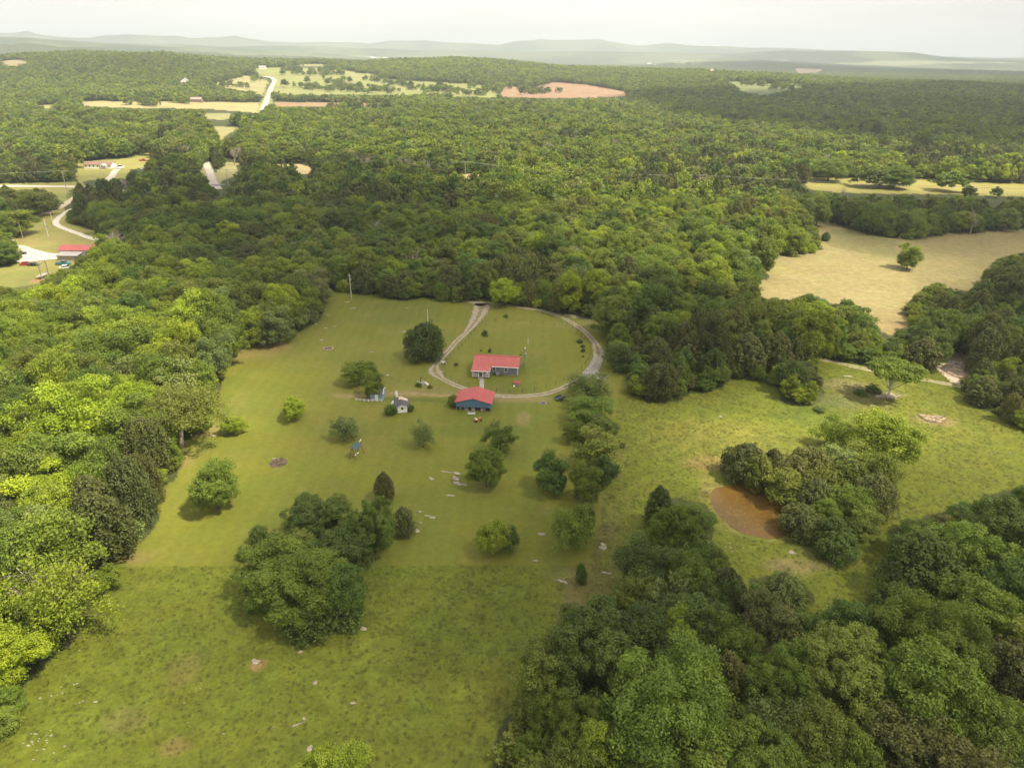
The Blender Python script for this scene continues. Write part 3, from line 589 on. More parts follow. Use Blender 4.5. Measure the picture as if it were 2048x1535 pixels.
# ------------------------------------------------------------------ masses nobody could count
def scatter(name, pts, vid, rot, scl, col, meshes, label, cat):
    me = bpy.data.meshes.new(name); n = len(pts); me.vertices.add(n); me.vertices.foreach_set('co', np.asarray(pts, np.float32).reshape(-1))
    def att(nm, ty, arr, key='vector'):
        a = me.attributes.new(nm, ty, 'POINT'); a.data.foreach_set(key, np.ascontiguousarray(arr).reshape(-1))
    att('vid', 'INT', np.asarray(vid, np.int32), 'value'); att('rot3', 'FLOAT_VECTOR', np.stack([np.zeros(n), np.zeros(n), rot], 1).astype(np.float32))
    att('scl', 'FLOAT_VECTOR', np.asarray(scl, np.float32)); att('tcol', 'FLOAT_VECTOR', np.asarray(col, np.float32))
    o = bpy.data.objects.new(name, me); link(o); tag(o, label, cat, kind='stuff')
    ng = bpy.data.node_groups.new(name, 'GeometryNodeTree'); ng.interface.new_socket('Geometry', in_out='INPUT', socket_type='NodeSocketGeometry'); ng.interface.new_socket('Geometry', in_out='OUTPUT', socket_type='NodeSocketGeometry')
    N, L = ng.nodes, ng.links; gi = N.new('NodeGroupInput'); go = N.new('NodeGroupOutput'); j = N.new('GeometryNodeJoinGeometry')
    def named(nm, ty): a = N.new('GeometryNodeInputNamedAttribute'); a.data_type = ty; a.inputs['Name'].default_value = nm; return a.outputs['Attribute']
    av, ar, asx = named('vid', 'INT'), named('rot3', 'FLOAT_VECTOR'), named('scl', 'FLOAT_VECTOR')
    for k, ms in enumerate(meshes):
        src = bpy.data.objects.new(name + '_source', ms)      # not linked to the scene: only its mesh is used
        oi = N.new('GeometryNodeObjectInfo'); oi.inputs['Object'].default_value = src; oi.inputs['As Instance'].default_value = False
        cp = N.new('FunctionNodeCompare'); cp.data_type = 'INT'; cp.operation = 'EQUAL'
        si = [s for s in cp.inputs if s.type == 'INT']; L.new(av, si[0]); si[1].default_value = k
        ip = N.new('GeometryNodeInstanceOnPoints'); L.new(gi.outputs[0], ip.inputs['Points']); L.new(cp.outputs['Result'], ip.inputs['Selection'])
        L.new(oi.outputs['Geometry'], ip.inputs['Instance']); L.new(ar, ip.inputs['Rotation']); L.new(asx, ip.inputs['Scale']); L.new(ip.outputs[0], j.inputs[0])
    L.new(j.outputs[0], go.inputs[0]); md = o.modifiers.new('scatter', 'NODES'); md.node_group = ng
    return o
mid = []
for s in range(5):
    Q, v_, C = broadleaf(900 + s, 12.0, 4.6, zb=.1, nclump=26, nsub=6, nleaf=13, lsize=0.95, lump=.35, csize=.33); mid.append(np_quads('crown', Q, v_, LEAF))
for s in range(2):
    Q, v_ = cedar2(950 + s, 9.0, 2.9, n=1500, lsize=0.85, ncl=40); mid.append(np_quads('crown', Q, v_, LEAF))
src_m, idx = [], {}
def mesh_id(k, vid, which):
    key = (k, vid, which)
    if key not in idx:
        m = VAR[k][vid][0 if which == 'c' else 1]
        idx[key] = len(src_m); src_m.append(m)
    return idx[key]
for i, m in enumerate(mid): idx[('mid', i, 'c')] = i; src_m.append(m)
P_, V_, R_, S_, C_ = [], [], [], [], []
for t in mass:
    jobs = []
    if t['kind'] == 'bare': jobs = [(mesh_id('bare', t['vid'], 't'), t['sx'], t['sz'])]
    elif t['d'] > 380:
        q = int(rng.integers(2)) + 5 if t['kind'] == 'cedar' else int(rng.integers(5)); b = (2.9, 9.0) if q > 4 else (4.6, 12.0); jobs = [(q, t['R']/b[0], t['H']/b[1])]
    else: jobs = [(mesh_id(t['kind'], t['vid'], 'c'), t['sx'], t['sz']), (mesh_id(t['kind'], t['vid'], 't'), t['sx'], t['sz'])]
    c = shade_col(t['col'], rng)
    for q, a, b in jobs: P_.append((t['x'], t['y'], t['z'])); V_.append(q); R_.append(t['rot']); S_.append((a, a, b)); C_.append(c)
scatter('woodland', P_, V_, R_, S_, C_, src_m, 'closed green wood of small crowns stretching far behind the house', 'woodland')
# farther wood
far1 = []
for s in range(4):
    Q, v_, C = broadleaf(980 + s, 12.5, 5.2, zb=.0, nclump=12, nsub=4, nleaf=8, lsize=1.9, lump=.35, csize=.36); far1.append(np_quads('crown', Q, v_, LEAF))
x, y, z = fill(1150, 2450, 9.2, -120, 2170); bg_ = fbm(x/60, y/60, 18, 2); Rw = 5.9*rng.uniform(.65, 1.3, x.shape)*(.85 + .35*bg_); Hh = 12.5*rng.uniform(.7, 1.15, x.shape)*(.7 + .55*bg_); ok = np.ones(x.shape, bool)
for dx, dz in ((0, 0), (0, .9), (-.5, .4), (.5, .4)):
    u, v, d = project(np.stack([x + dx*Rw, y, z + dz*Hh], 1)); ok &= ~open_mask(u, v)
x, y, z, Rw, Hh = [a[ok] for a in (x, y, z, Rw, Hh)]
def march(u, v):
    d = ray(u, v); t = 350.0
    for _ in range(900):
        P = np.array([0, 0, CH]) + d*t
        if P[2] < terrain(P[0], P[1]): break
        t += 6.0
    return P
ex = []
for (ua, va, ub, vb, n_e, su, sv) in ((548,202,640,203,40,3,.8),(640,203,800,205,70,3,.8),(800,203,900,198,40,4,1),(545,195,575,200,12,3,1),(590,175,690,182,26,8,2),(660,165,700,180,22,9,3),(695,178,730,186,18,7,2),(740,178,790,186,16,9,2),
        (800,170,870,188,24,10,2),(870,180,960,190,34,12,2),(940,176,990,184,20,8,2),(600,150,700,150,26,20,2),(560,142,690,143,30,10,1),(700,160,800,168,18,10,2),(1050,186,1085,188,14,5,1.2),(1062,183,1110,186,12,5,1),(1020,178,1060,180,14,6,2),(440,172,490,176,10,8,2),(470,192,520,199,30,4,1),
        (400,198,470,200,30,4,1),(250,210,330,212,12,8,1),(360,206,380,208,8,6,1),(1420,160,1480,164,16,8,1.4),(1480,168,1530,172,16,6,1.6),(1540,172,1600,176,16,10,1.4),(1530,180,1600,182,8,8,1.4),(1900,160,2048,163,40,20,2.5),(505,160,525,162,5,2,1.4)):
    for _ in range(n_e):
        q = rng.random(); ex.append(march(ua + (ub-ua)*q + rng.normal(0, su), va + (vb-va)*q + rng.normal(0, sv)))
ex = np.array(ex); zz_ = terrain(ex[:, 0], ex[:, 1]); x = np.concatenate([x, ex[:, 0]]); y = np.concatenate([y, ex[:, 1]]); z = np.concatenate([z, zz_]); Rw = np.concatenate([Rw, rng.uniform(3.5, 7.0, len(ex))]); Hh = np.concatenate([Hh, rng.uniform(7, 13, len(ex))])
n = len(x); pal = PAL['far']; cc = fbm(x/120, y/120, 41, 3); lt = fbm(x/420, y/420, 44, 3)
col = np.array([shade_col(pal[int(np.clip((cc[i] + rng.normal(0, .22)) % 1.0, 0, .999)*len(pal))], rng) for i in range(n)])*(.72 + .62*lt)[:, None]
scatter('distant_woodland', np.stack([x, y, z], 1), rng.integers(0, 4, n), rng.uniform(0, 6.28, n), np.stack([Rw/5.2, Rw/5.2, Hh/12.5], 1), col, far1, 'far green wood around the pale fields and the long road', 'woodland')
print('far trees', n)
pm = []
for s in range(4):
    Qs, vs_ = [], []
    for k in range(18):
        Q, v_, C = broadleaf(1200 + s*40 + k, 12.0, 5.4, zb=-.05, nclump=8, nsub=2, nleaf=6, lsize=3.1, lump=.4, csize=.4)
        Q = Q*np.array([1, 1, rng.uniform(.7, 1.1)]) + np.array([rng.uniform(-20, 20), rng.uniform(-20, 20), 0]); Qs.append(Q); vs_.append(np.clip(v_*.4 + rng.uniform(0, .6), 0, 1))
    pm.append(np_quads('crowns', np.concatenate(Qs), np.concatenate(vs_), LEAF))
x, y, z = fill(2430, 5600, 34.0, -60, 2110); u, v, d = project(np.stack([x, y, z], 1)); u2, v2, d = project(np.stack([x, y, z + 9], 1)); r = np.hypot(x, y)
ok = ~(open_mask(u, v) | open_mask(u2, v2)) & ((fbm(x/330, y/330, 51, 3) < 0.60) | (rng.random(x.shape) < .25)); x, y, z = x[ok], y[ok], z[ok]; n = len(x)
cc = fbm(x/300, y/300, 43, 2)[:, None]; col = np.array(COL['green'])*(1 - cc) + np.array(COL['olive'])*cc; col = col*rng.uniform(.85, 1.15, (n, 1))
scatter('horizon_woodland', np.stack([x, y, z - .5], 1), rng.integers(0, 4, n), rng.uniform(0, 6.28, n), np.ones((n, 3)), col, pm, 'hazy wood on the last ridge before the blue hills', 'woodland')
print('patches', n)

# ------------------------------------------------------------------ ground
az = np.concatenate([np.linspace(-math.pi, -0.83, 60)[:-1], np.linspace(-0.83, 0.83, 950), np.linspace(0.83, math.pi, 60)[1:]])
dep = np.concatenate([np.arange(76, 10, -0.125), np.arange(10, 1.05, -0.06)]); rr = CH/np.tan(np.radians(dep))
rr = np.concatenate([[1.0, 8.0], rr, np.arange(rr[-1] + 80, 14500, 85), np.arange(15000, 26001, 1200)])
A, RR = np.meshgrid(az[:-1], rr); nr, nc = A.shape; X, Y = RR*np.sin(A), RR*np.cos(A); Z = terrain(X, Y)
x, y, z = X.ravel(), Y.ravel(), Z.ravel(); r = RR.ravel()
jx = (fbm(x/3.1, y/3.1, 61, 3) - .5)*3.0 + (fbm(x/14, y/14, 62, 2) - .5)*4; jy = (fbm(x/3.1 + 50, y/3.1, 63, 3) - .5)*3.0 + (fbm(x/14, y/14 + 30, 64, 2) - .5)*4
u, v, d = project(np.stack([x + jx, y + jy, z], 1)); u = np.where(d > 1, u, -1e5)
us, vs_, _ = project(np.stack([x + jx*.25, y + jy*.25, z], 1)); us = np.where(d > 1, us, -1e5)
alb = np.tile(np.array([0.050, 0.060, 0.020]), (len(x), 1)); rough = np.full(len(x), 0.6)
def setc(m, c, rg=None):
    alb[m] = c
    if rg is not None: rough[m] = rg
def mixc(w, c):
    global alb
    w = w[:, None]; alb = alb*(1 - w) + np.array(c)*w
far = r > 4200; f1 = fbm(x/420, y/420, 71, 4); f2 = fbm(x/1500, y/600, 72, 3)
setc(far, (0.060, 0.085, 0.032)); mixc(far*sstep(.44, .62, f1)*0.8, (0.115, 0.13, 0.055)); mixc(far*sstep(.50, .36, f1)*0.7, (0.030, 0.050, 0.022)); mixc(far*(z < 60)*sstep(.655, .675, f2 + .05*(f1 - .5)), (0.20, 0.22, 0.11))
L_ = inpoly(u, v, LAWNS) | (inpoly(us, vs_, LAWNS) & (vs_ < 640)); big = fbm(x/38, y/38, 73, 4); sm = fbm(x/7, y/7, 74, 3)
setc(L_, (0.112, 0.132, 0.016), 1.0); mixc(L_*sstep(.42, .72, big)*.5, (0.132, 0.134, 0.024)); mixc(L_*sstep(.58, .40, sm)*.2, (0.088, 0.110, 0.016))
mixc(L_*inpoly(u, v, SCRUB)*sstep(.35, .6, sm)*.6, (0.13, 0.115, 0.035))
M_ = inpoly(us, vs_, MOWN) & (L_ | inpoly(us, vs_, LAWNS)); setc(M_, (0.134, 0.144, 0.020), 0.0)
mixc(M_*sstep(.45, .75, big)*.55, (0.150, 0.148, 0.034)); mixc(M_*sstep(.5, .3, big)*.5, (0.092, 0.112, 0.022)); mixc(M_*sstep(.62, .8, sm)*.3, (0.19, 0.17, 0.05))
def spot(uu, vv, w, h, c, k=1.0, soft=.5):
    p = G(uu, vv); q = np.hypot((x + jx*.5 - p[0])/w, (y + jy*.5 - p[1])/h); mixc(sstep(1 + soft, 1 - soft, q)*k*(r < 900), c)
spot(512,700,9,7,(0.21,0.16,0.06),.75); spot(548,690,5,3,(0.24,0.17,0.08),.7); spot(420,862,3,3,(.24,.18,.08),.6); spot(240,1118,5,2,(.19,.15,.06),.6); spot(352,925,3,3,(.22,.17,.07),.7)
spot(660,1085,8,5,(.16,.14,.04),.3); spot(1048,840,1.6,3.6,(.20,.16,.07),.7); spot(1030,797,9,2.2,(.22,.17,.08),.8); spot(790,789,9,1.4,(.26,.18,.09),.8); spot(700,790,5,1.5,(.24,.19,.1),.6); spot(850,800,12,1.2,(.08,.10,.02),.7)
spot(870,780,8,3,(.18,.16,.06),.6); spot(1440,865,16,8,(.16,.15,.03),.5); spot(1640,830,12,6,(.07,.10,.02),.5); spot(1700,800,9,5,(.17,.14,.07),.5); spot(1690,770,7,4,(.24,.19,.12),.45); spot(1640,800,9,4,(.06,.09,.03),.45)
spot(1425,925,6,3,(.24,.14,.07),.6); spot(1500,900,20,9,(.13,.13,.03),.4); spot(375,1335,2.4,3,(.17,.14,.05),.4); spot(355,1480,2.0,1.2,(.22,.15,.06),.5); spot(512,1332,.9,.9,(.26,.15,.08),.7); spot(245,1440,3,2,(.17,.14,.06),.4)
spot(1175,1190,5,6,(.15,.12,.05),.5); spot(1590,1130,5,2,(.20,.15,.08),.6); spot(1660,1110,5,3,(.16,.12,.06),.4); spot(1870,838,5,3,(.27,.19,.11),.55); spot(1780,790,4,1.5,(.34,.29,.22),.7); spot(1130,1150,4,2,(.16,.15,.05),.4)
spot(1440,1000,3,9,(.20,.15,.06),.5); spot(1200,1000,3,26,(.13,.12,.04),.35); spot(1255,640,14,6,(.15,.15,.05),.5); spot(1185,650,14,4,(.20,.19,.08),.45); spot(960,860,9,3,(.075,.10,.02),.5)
T_ = inpoly(u, v, TANFIELD); setc(T_, (0.218, 0.186, 0.088), .8); mixc(T_*sstep(.52, .66, sm*.6 + big*.4)*.55, (.20, .19, .06)); mixc(T_*inpoly(u, v, [(1630,470),(1700,450),(1800,490),(1800,520),(1720,505),(1650,490)])*.6, (.13, .13, .05)); mixc(T_*sstep(1740, 1900, u)*sstep(620, 500, v)*.55, (.20, .165, .07)); mixc(T_*sstep(600, 660, v)*.5, (.24, .17, .08))
for P, c in ((STRIP, (.235,.215,.07)), (YARDS, (.235,.225,.07)), (ROADCUT, (.26,.24,.11)), (CLEAR1, (.36,.29,.16)), (CLEAR2, (.27,.25,.11)), (CLEAR3, (.36,.28,.16)), (FIELD8, (.31,.27,.13)), (FIELD9, (.28,.26,.12)), (FIELD10, (.22,.23,.085)),
             (FIELD11, (.27,.18,.11)), (PINK, (.27,.175,.115)), (GREENF, (.16,.185,.075)), (CLEAR4, (.24,.20,.12)), (CLEAR7, (.26,.25,.11)), (CLEAR8, (.24,.24,.10)), (CLEAR9, (.25,.24,.11)), (CLEAR5, (.22,.22,.10)), (CLEAR6, (.34,.28,.15)), (TANFAR, (.44,.34,.18)), (TANFAR2, (.5,.38,.2))):
    m = inpoly(u, v, P) & (r > 300); setc(m, c, .4); mixc(m*sstep(.45, .7, big)*.35, tuple(q*.78 for q in c))
spot(80,395,30,14,(.17,.20,.05),.5); spot(20,560,16,14,(.15,.16,.045),.7); spot(90,560,5,3,(.36,.17,.10),.9); spot(60,480,20,14,(.30,.26,.10),.6)
m = inpoly(us, vs_, [(1865,730),(1872,716),(1900,700),(1945,712),(1945,745),(1930,778),(1895,758)]); setc(m, (.52,.42,.35), .8); mixc(m*sstep(.4, .7, sm)*.6, (.36,.28,.23))
bank = inpoly(us, vs_, [(U0 + (a - 1505)*1.10 + 1505 - U0, (b - 1025)*1.12 + 1025) for a, b in POND]) & ~inpoly(us, vs_, POND); mixc(bank*.4, (.16, .14, .05))
me = bpy.data.meshes.new('ground'); nv = nr*nc; me.vertices.add(nv); me.vertices.foreach_set('co', np.stack([x, y, z], 1).astype(np.float32).ravel())
i0 = (np.arange(nr - 1)[:, None]*nc + np.arange(nc)[None, :]); i1 = (np.arange(nr - 1)[:, None]*nc + (np.arange(nc) + 1)[None, :] % nc)
fq = np.stack([i0, i0 + nc, i1 + nc, i1], 2).reshape(-1, 4).astype(np.int32)[:, ::-1]; nf = len(fq)
me.loops.add(nf*4); me.loops.foreach_set('vertex_index', np.ascontiguousarray(fq).ravel()); me.polygons.add(nf); me.polygons.foreach_set('loop_start', np.arange(0, nf*4, 4, dtype=np.int32))
me.update(calc_edges=True); me.polygons.foreach_set('use_smooth', np.ones(nf, bool))
a = me.attributes.new('cover', 'FLOAT_COLOR', 'POINT'); a.data.foreach_set('color', np.concatenate([alb, np.ones((nv, 1))], 1).astype(np.float32).ravel())
a = me.attributes.new('coarse', 'FLOAT', 'POINT'); a.data.foreach_set('value', rough.astype(np.float32))
gm, n, l = newmat('ground_cover'); ca = n.new('ShaderNodeAttribute'); ca.attribute_name = 'cover'; co = n.new('ShaderNodeAttribute'); co.attribute_name = 'coarse'; t = n.new('ShaderNodeTexCoord')
def noise(sc_, det, rgh=.6, src=None):
    z_ = n.new('ShaderNodeTexNoise'); z_.inputs['Scale'].default_value = sc_; z_.inputs['Detail'].default_value = det; z_.inputs['Roughness'].default_value = rgh; l.new(src or t.outputs['Object'], z_.inputs['Vector']); return z_.outputs['Fac']
def maprange(s, a, b, c, d_):
    m_ = n.new('ShaderNodeMapRange'); l.new(s, m_.inputs['Value'])
    for k, q in zip(('From Min', 'From Max', 'To Min', 'To Max'), (a, b, c, d_)): m_.inputs[k].default_value = q
    return m_.outputs[0]
def math_(op, a_, b_):
    m_ = n.new('ShaderNodeMath'); m_.operation = op
    for k, q in enumerate((a_, b_)):
        if isinstance(q, (int, float)): m_.inputs[k].default_value = q
        else: l.new(q, m_.inputs[k])
    return m_.outputs[0]
fine = maprange(noise(1.7, 5, .72), .3, .7, .76, 1.24); med = maprange(noise(.35, 4, .65), .3, .7, .75, 1.25); lown = maprange(noise(.9, 3), .3, .7, .90, 1.10)
rgh_mix = n.new('ShaderNodeMix'); rgh_mix.data_type = 'FLOAT'; l.new(co.outputs['Fac'], rgh_mix.inputs[0]); l.new(lown, rgh_mix.inputs[2]); l.new(math_('MULTIPLY', fine, med), rgh_mix.inputs[3])
wv = n.new('ShaderNodeTexWave'); wv.bands_direction = 'X'; wv.inputs['Scale'].default_value = .10; wv.inputs['Distortion'].default_value = 3.5; wv.inputs['Detail'].default_value = 1.5; wv.inputs['Detail Scale'].default_value = .25; l.new(t.outputs['Object'], wv.inputs['Vector'])
stripe = math_('ADD', 1.0, math_('MULTIPLY', math_('SUBTRACT', 1.0, co.outputs['Fac']), maprange(wv.outputs['Fac'], 0, 1, -.026, .026)))
s_ = n.new('ShaderNodeVectorMath'); s_.operation = 'SCALE'; l.new(ca.outputs['Color'], s_.inputs[0]); l.new(math_('MULTIPLY', rgh_mix.outputs[0], stripe), s_.inputs['Scale'])
hs = n.new('ShaderNodeHueSaturation'); l.new(s_.outputs[0], hs.inputs['Color']); l.new(maprange(noise(.12, 4), .3, .7, .487, .513), hs.inputs['Hue']); l.new(maprange(noise(.05, 3), .3, .7, .9, 1.1), hs.inputs['Value'])
b_ = n.new('ShaderNodeBsdfPrincipled'); b_.inputs['Roughness'].default_value = .85; b_.inputs['Specular IOR Level'].default_value = .15; l.new(hs.outputs[0], b_.inputs['Base Color'])
bp = n.new('ShaderNodeBump'); bp.inputs['Distance'].default_value = .35; l.new(maprange(co.outputs['Fac'], 0, 1, .08, .5), bp.inputs['Strength']); l.new(noise(1.4, 5, .7), bp.inputs['Height']); l.new(bp.outputs[0], b_.inputs['Normal'])
o_ = n.new('ShaderNodeOutputMaterial'); l.new(b_.outputs[0], o_.inputs['Surface']); me.materials.append(gm)
tag(link(bpy.data.objects.new('ground', me)), kind='structure')

# pasture weeds
x, y = rng.uniform(-150, 190, 150000), rng.uniform(35, 330, 150000); u, v, d = project(np.stack([x, y, 0*x], 1))
m = inpoly(u, v, LAWNS) & ~inpoly(u, v, MOWN) & (v < 1700) & ~inpoly(u, v, POND) & (fbm(x/9, y/9, 81, 3) + rng.normal(0, .45, x.shape) > .35); x, y, r2 = x[m], y[m], np.hypot(x[m], y[m]); n_ = len(x)
tm = []
for s in range(3):
    rg = np.random.default_rng(s); nn = 34; P = rg.normal(0, .22, (nn, 3)); P[:, 2] = rg.uniform(.03, .3, nn); tm.append(np_quads('tuft', leaf_quads(P, np.tile([0, 0, 1.], (nn, 1)), .2, rg, .4, .6), rg.uniform(0, 1, nn), LEAF))
cb = fbm(x/12, y/12, 83, 2)[:, None]; col = np.array([.105, .140, .020])*(1 - cb) + np.array([.155, .16, .034])*cb; col *= rng.uniform(.85, 1.15, (n_, 1))
sl = rng.uniform(.45, 1.0, n_); scatter('pasture_weeds', np.stack([x, y, 0*x], 1), rng.integers(0, 3, n_), rng.uniform(0, 6.28, n_), np.stack([sl, sl, sl*rng.uniform(.2, .55, n_)], 1), col, tm, 'rough green weeds and tufts covering the unmown pasture', 'weeds')

# ------------------------------------------------------------------ tracks, roads and water
def hit(u, v):
    d = ray(u, v); t = 60.0
    if v > 330: return G(u, v)
    for _ in range(1500):
        P = np.array([0, 0, CH]) + d*t
        if P[2] < terrain(P[0], P[1]): break
        t += 4.0
    P[2] = float(terrain(P[0], P[1])); return P
def trackmat(name, c1, c2, grass=(0.13, 0.13, 0.03), centre=0.0, ragged=.35):
    m, n, l = newmat(name); e = n.new('ShaderNodeAttribute'); e.attribute_name = 'across'; t = n.new('ShaderNodeTexCoord')
    def nz_(s_, d_=4):
        z_ = n.new('ShaderNodeTexNoise'); z_.inputs['Scale'].default_value = s_; z_.inputs['Detail'].default_value = d_; z_.inputs['Roughness'].default_value = .65; l.new(t.outputs['Object'], z_.inputs['Vector']); return z_.outputs['Fac']
    def mm(op, a_, b_):
        q = n.new('ShaderNodeMath'); q.operation = op
        for k, w in enumerate((a_, b_)):
            if isinstance(w, (int, float)): q.inputs[k].default_value = w
            else: l.new(w, q.inputs[k])
        return q.outputs[0]
    ab = mm('ABSOLUTE', e.outputs['Fac'], 0)
    mx = n.new('ShaderNodeMixRGB'); mx.inputs['Color1'].default_value = (*c1, 1); mx.inputs['Color2'].default_value = (*c2, 1)
    r1 = n.new('ShaderNodeMapRange'); l.new(nz_(.8), r1.inputs['Value']); r1.inputs['From Min'].default_value = .35; r1.inputs['From Max'].default_value = .65; l.new(r1.outputs[0], mx.inputs['Fac'])
    edge = n.new('ShaderNodeMapRange'); l.new(mm('ADD', ab, mm('MULTIPLY', mm('SUBTRACT', nz_(.9), .5), ragged*4)), edge.inputs['Value']); edge.inputs['From Min'].default_value = .72; edge.inputs['From Max'].default_value = .98
    fac = edge.outputs[0]
    if centre:
        c_ = n.new('ShaderNodeMapRange'); l.new(mm('ADD', ab, mm('MULTIPLY', mm('SUBTRACT', nz_(.5), .5), 1.2)), c_.inputs['Value']); c_.inputs['From Min'].default_value = .32; c_.inputs['From Max'].default_value = .12; c_.inputs['To Max'].default_value = centre
        fac = mm('MAXIMUM', fac, c_.outputs[0])
    m2 = n.new('ShaderNodeMixRGB'); l.new(fac, m2.inputs['Fac']); l.new(mx.outputs[0], m2.inputs['Color1']); m2.inputs['Color2'].default_value = (*grass, 1)
    b = n.new('ShaderNodeBsdfPrincipled'); b.inputs['Roughness'].default_value = .9; b.inputs['Specular IOR Level'].default_value = .1; l.new(m2.outputs[0], b.inputs['Base Color'])
    bp = n.new('ShaderNodeBump'); bp.inputs['Strength'].default_value = .5; bp.inputs['Distance'].default_value = .1; l.new(nz_(3), bp.inputs['Height']); l.new(bp.outputs[0], b.inputs['Normal'])
    o = n.new('ShaderNodeOutputMaterial'); l.new(b.outputs[0], o.inputs['Surface']); return m
def ribbon(name, px, width, mat, zo=0.012, step=1.0, wob=.25):
    pts = np.array([hit(*p[:2]) for p in px]); ws = np.array([p[2] if len(p) > 2 else width for p in px], float); out, wo_ = [], []
    for i in range(len(pts) - 1):
        p0, p1, p2, p3 = pts[max(i-1, 0)], pts[i], pts[i+1], pts[min(i+2, len(pts)-1)]; k = max(2, int(np.linalg.norm(p2 - p1)/step))
        for t in np.arange(k)/k:
            out.append(.5*((2*p1) + (-p0 + p2)*t + (2*p0 - 5*p1 + 4*p2 - p3)*t*t + (-p0 + 3*p1 - 3*p2 + p3)*t**3)); wo_.append(ws[i]*(1-t) + ws[i+1]*t)
    out.append(pts[-1]); wo_.append(ws[-1]); out = np.array(out); wo_ = np.array(wo_)
    T = np.gradient(out[:, :2], axis=0); T /= np.linalg.norm(T, axis=1, keepdims=True) + 1e-9; Nn = np.stack([-T[:, 1], T[:, 0]], 1)
    ac = np.linspace(-1, 1, 9); V = []
    for i, p in enumerate(out):
        for a_ in ac:
            w = wo_[i]*.5*a_*(1 + wob*(vnoise(np.float64(i*.35), np.float64(np.sign(a_)*5), 3) - .5)); X_, Y_ = p[0] + Nn[i, 0]*w, p[1] + Nn[i, 1]*w
            V.append((X_, Y_, float(terrain(X_, Y_)) + (zo if math.hypot(X_, Y_) < 850 else .5)))
    Fc = [(i*9+j, i*9+j+1, (i+1)*9+j+1, (i+1)*9+j) for i in range(len(out)-1) for j in range(8)]
    o = meshobj(name, V, Fc, mat); at = o.data.attributes.new('across', 'FLOAT', 'POINT'); at.data.foreach_set('value', np.tile(ac, len(out)).astype(np.float32)); return tag(o, kind='structure')
GRAV = trackmat('gravel', (.34, .30, .245), (.25, .21, .155), (.14, .135, .032), .75, .22); GRAV2 = trackmat('grey_gravel', (.30, .285, .27), (.22, .20, .175), (.13, .13, .03), .15, .2)
PALEROAD = trackmat('pale_road', (.52, .47, .43), (.44, .40, .36), (.25, .24, .09), 0, .08); ROADM = trackmat('road_surface', (.42, .38, .36), (.36, .33, .31), (.25, .24, .12), 0, .05)
ribbon('driveway', [(860,589),(905,597),(940,603),(962,607,5.5),(975,607),(996,608),(1027,612),(1058,617),(1090,622.5),(1121,633),(1152,650),(1175,668),(1190,686),(1197,706,4.2),(1192,725),(1177,748,5),(1150,763),(1121,777),(1090,787),(1058,791),(1027,792),(996,791),(967,785),(940,779),(912.5,770.5),(885,757),(870,744,4.5),(871,730),(892,706),(912.5,683),(933,664),(954,637,5),(962.6,618,7),(966,607,5)], 2.2, GRAV, .012)
ribbon('driveway', [(1196,712,2.8),(1192,726,3.6),(1178,747,4.2),(1160,758,2.8)], 4, GRAV2, .02)
ribbon('driveway', [(1184,742,2),(1196,750,4),(1205,760,2.5)], 3, GRAV2, .016)
ribbon('path', [(1128,629),(1165,636),(1215,643),(1300,660),(1500,695),(1640,718),(1700,731),(1750,742),(1800,751),(1870,763),(1930,774),(2000,790)], 2.4, trackmat('dirt_track', (.36,.32,.23), (.30,.27,.17), (.15,.15,.035), .8, .3), .012)
ribbon('path', [(700,792),(760,788),(820,786),(880,790),(940,788)], 2.2, trackmat('clay_track', (.28,.20,.10), (.2,.17,.07), (.14,.14,.03), 0, .5), .010)
ribbon('pavement', [(963.6,757),(963.8,768),(963.4,780)], 1.25, simple('concrete', (.30, .28, .25), .85, var=.2, scale=1.5), .03, wob=0)
ribbon('road', [(-60,371),(50,372),(100,372.5),(165,374),(260,384),(330,390)], 7.0, PALEROAD, .012, 3)
ribbon('road', [(40,437),(61,434.5),(91,426),(114,418),(134,405),(150,394)], 4.5, trackmat('farm_lane', (.50,.42,.33), (.42,.35,.26), (.25,.24,.08), 0, .15), .012, 2)
ribbon('driveway', [(160,412),(140,420),(128,427),(119,434),(112,442),(112,448),(122,454),(137,460),(158.7,468),(178,475),(199,480.5),(225,486)], 3.4, trackmat('white_gravel', (.60,.56,.50), (.47,.44,.40), (.24,.23,.07), 0, .12), .016, 1.2)
ribbon('driveway', [(215,362,5),(221,355),(229,343),(238,335,4.5),(242,331,3)], 5.5, PALEROAD, .012, 2)
ribbon('road', [(435,378),(428,368),(423,355),(417,338),(411,322),(408,310)], 6, ROADM, .012, 3)
ribbon('road', [(427,369),(436,371),(448,368)], 4, trackmat('dark_road', (.16,.16,.17), (.13,.13,.14), (.2,.2,.1), 0, .05), .016, 2)
ribbon('road', [(524,222,9),(531,209),(538,190),(545,171),(549,163),(546,158),(538,155),(510,151.5),(492,150),(470,149)], 10, trackmat('far_road', (.46,.42,.38), (.42,.38,.35), (.33,.31,.15), 0, .03), .5, 12, 0)
def sheet(name, px, mat, zo, kind='structure', jit=.5):
    P = [G(*p)[:2] for p in px]; out = []
    for i in range(len(P)):
        a_, b_2 = P[i], P[(i+1) % len(P)]; k = max(2, int(np.linalg.norm(b_2 - a_)/1.2))
        for t in np.arange(k)/k: q = a_*(1-t) + b_2*t; out.append(q)
    out = np.array(out)
    for _ in range(3): out = (np.roll(out, 1, 0) + out*2 + np.roll(out, -1, 0))/4
    out = out + np.random.default_rng(len(px)).normal(0, jit*.3, out.shape); c = out.mean(0)
    o = meshobj(name, [(p[0], p[1], zo) for p in out] + [(c[0], c[1], zo)], [(i, (i+1) % len(out), len(out)) for i in range(len(out))], mat)
    return tag(o, kind=kind) if kind else o
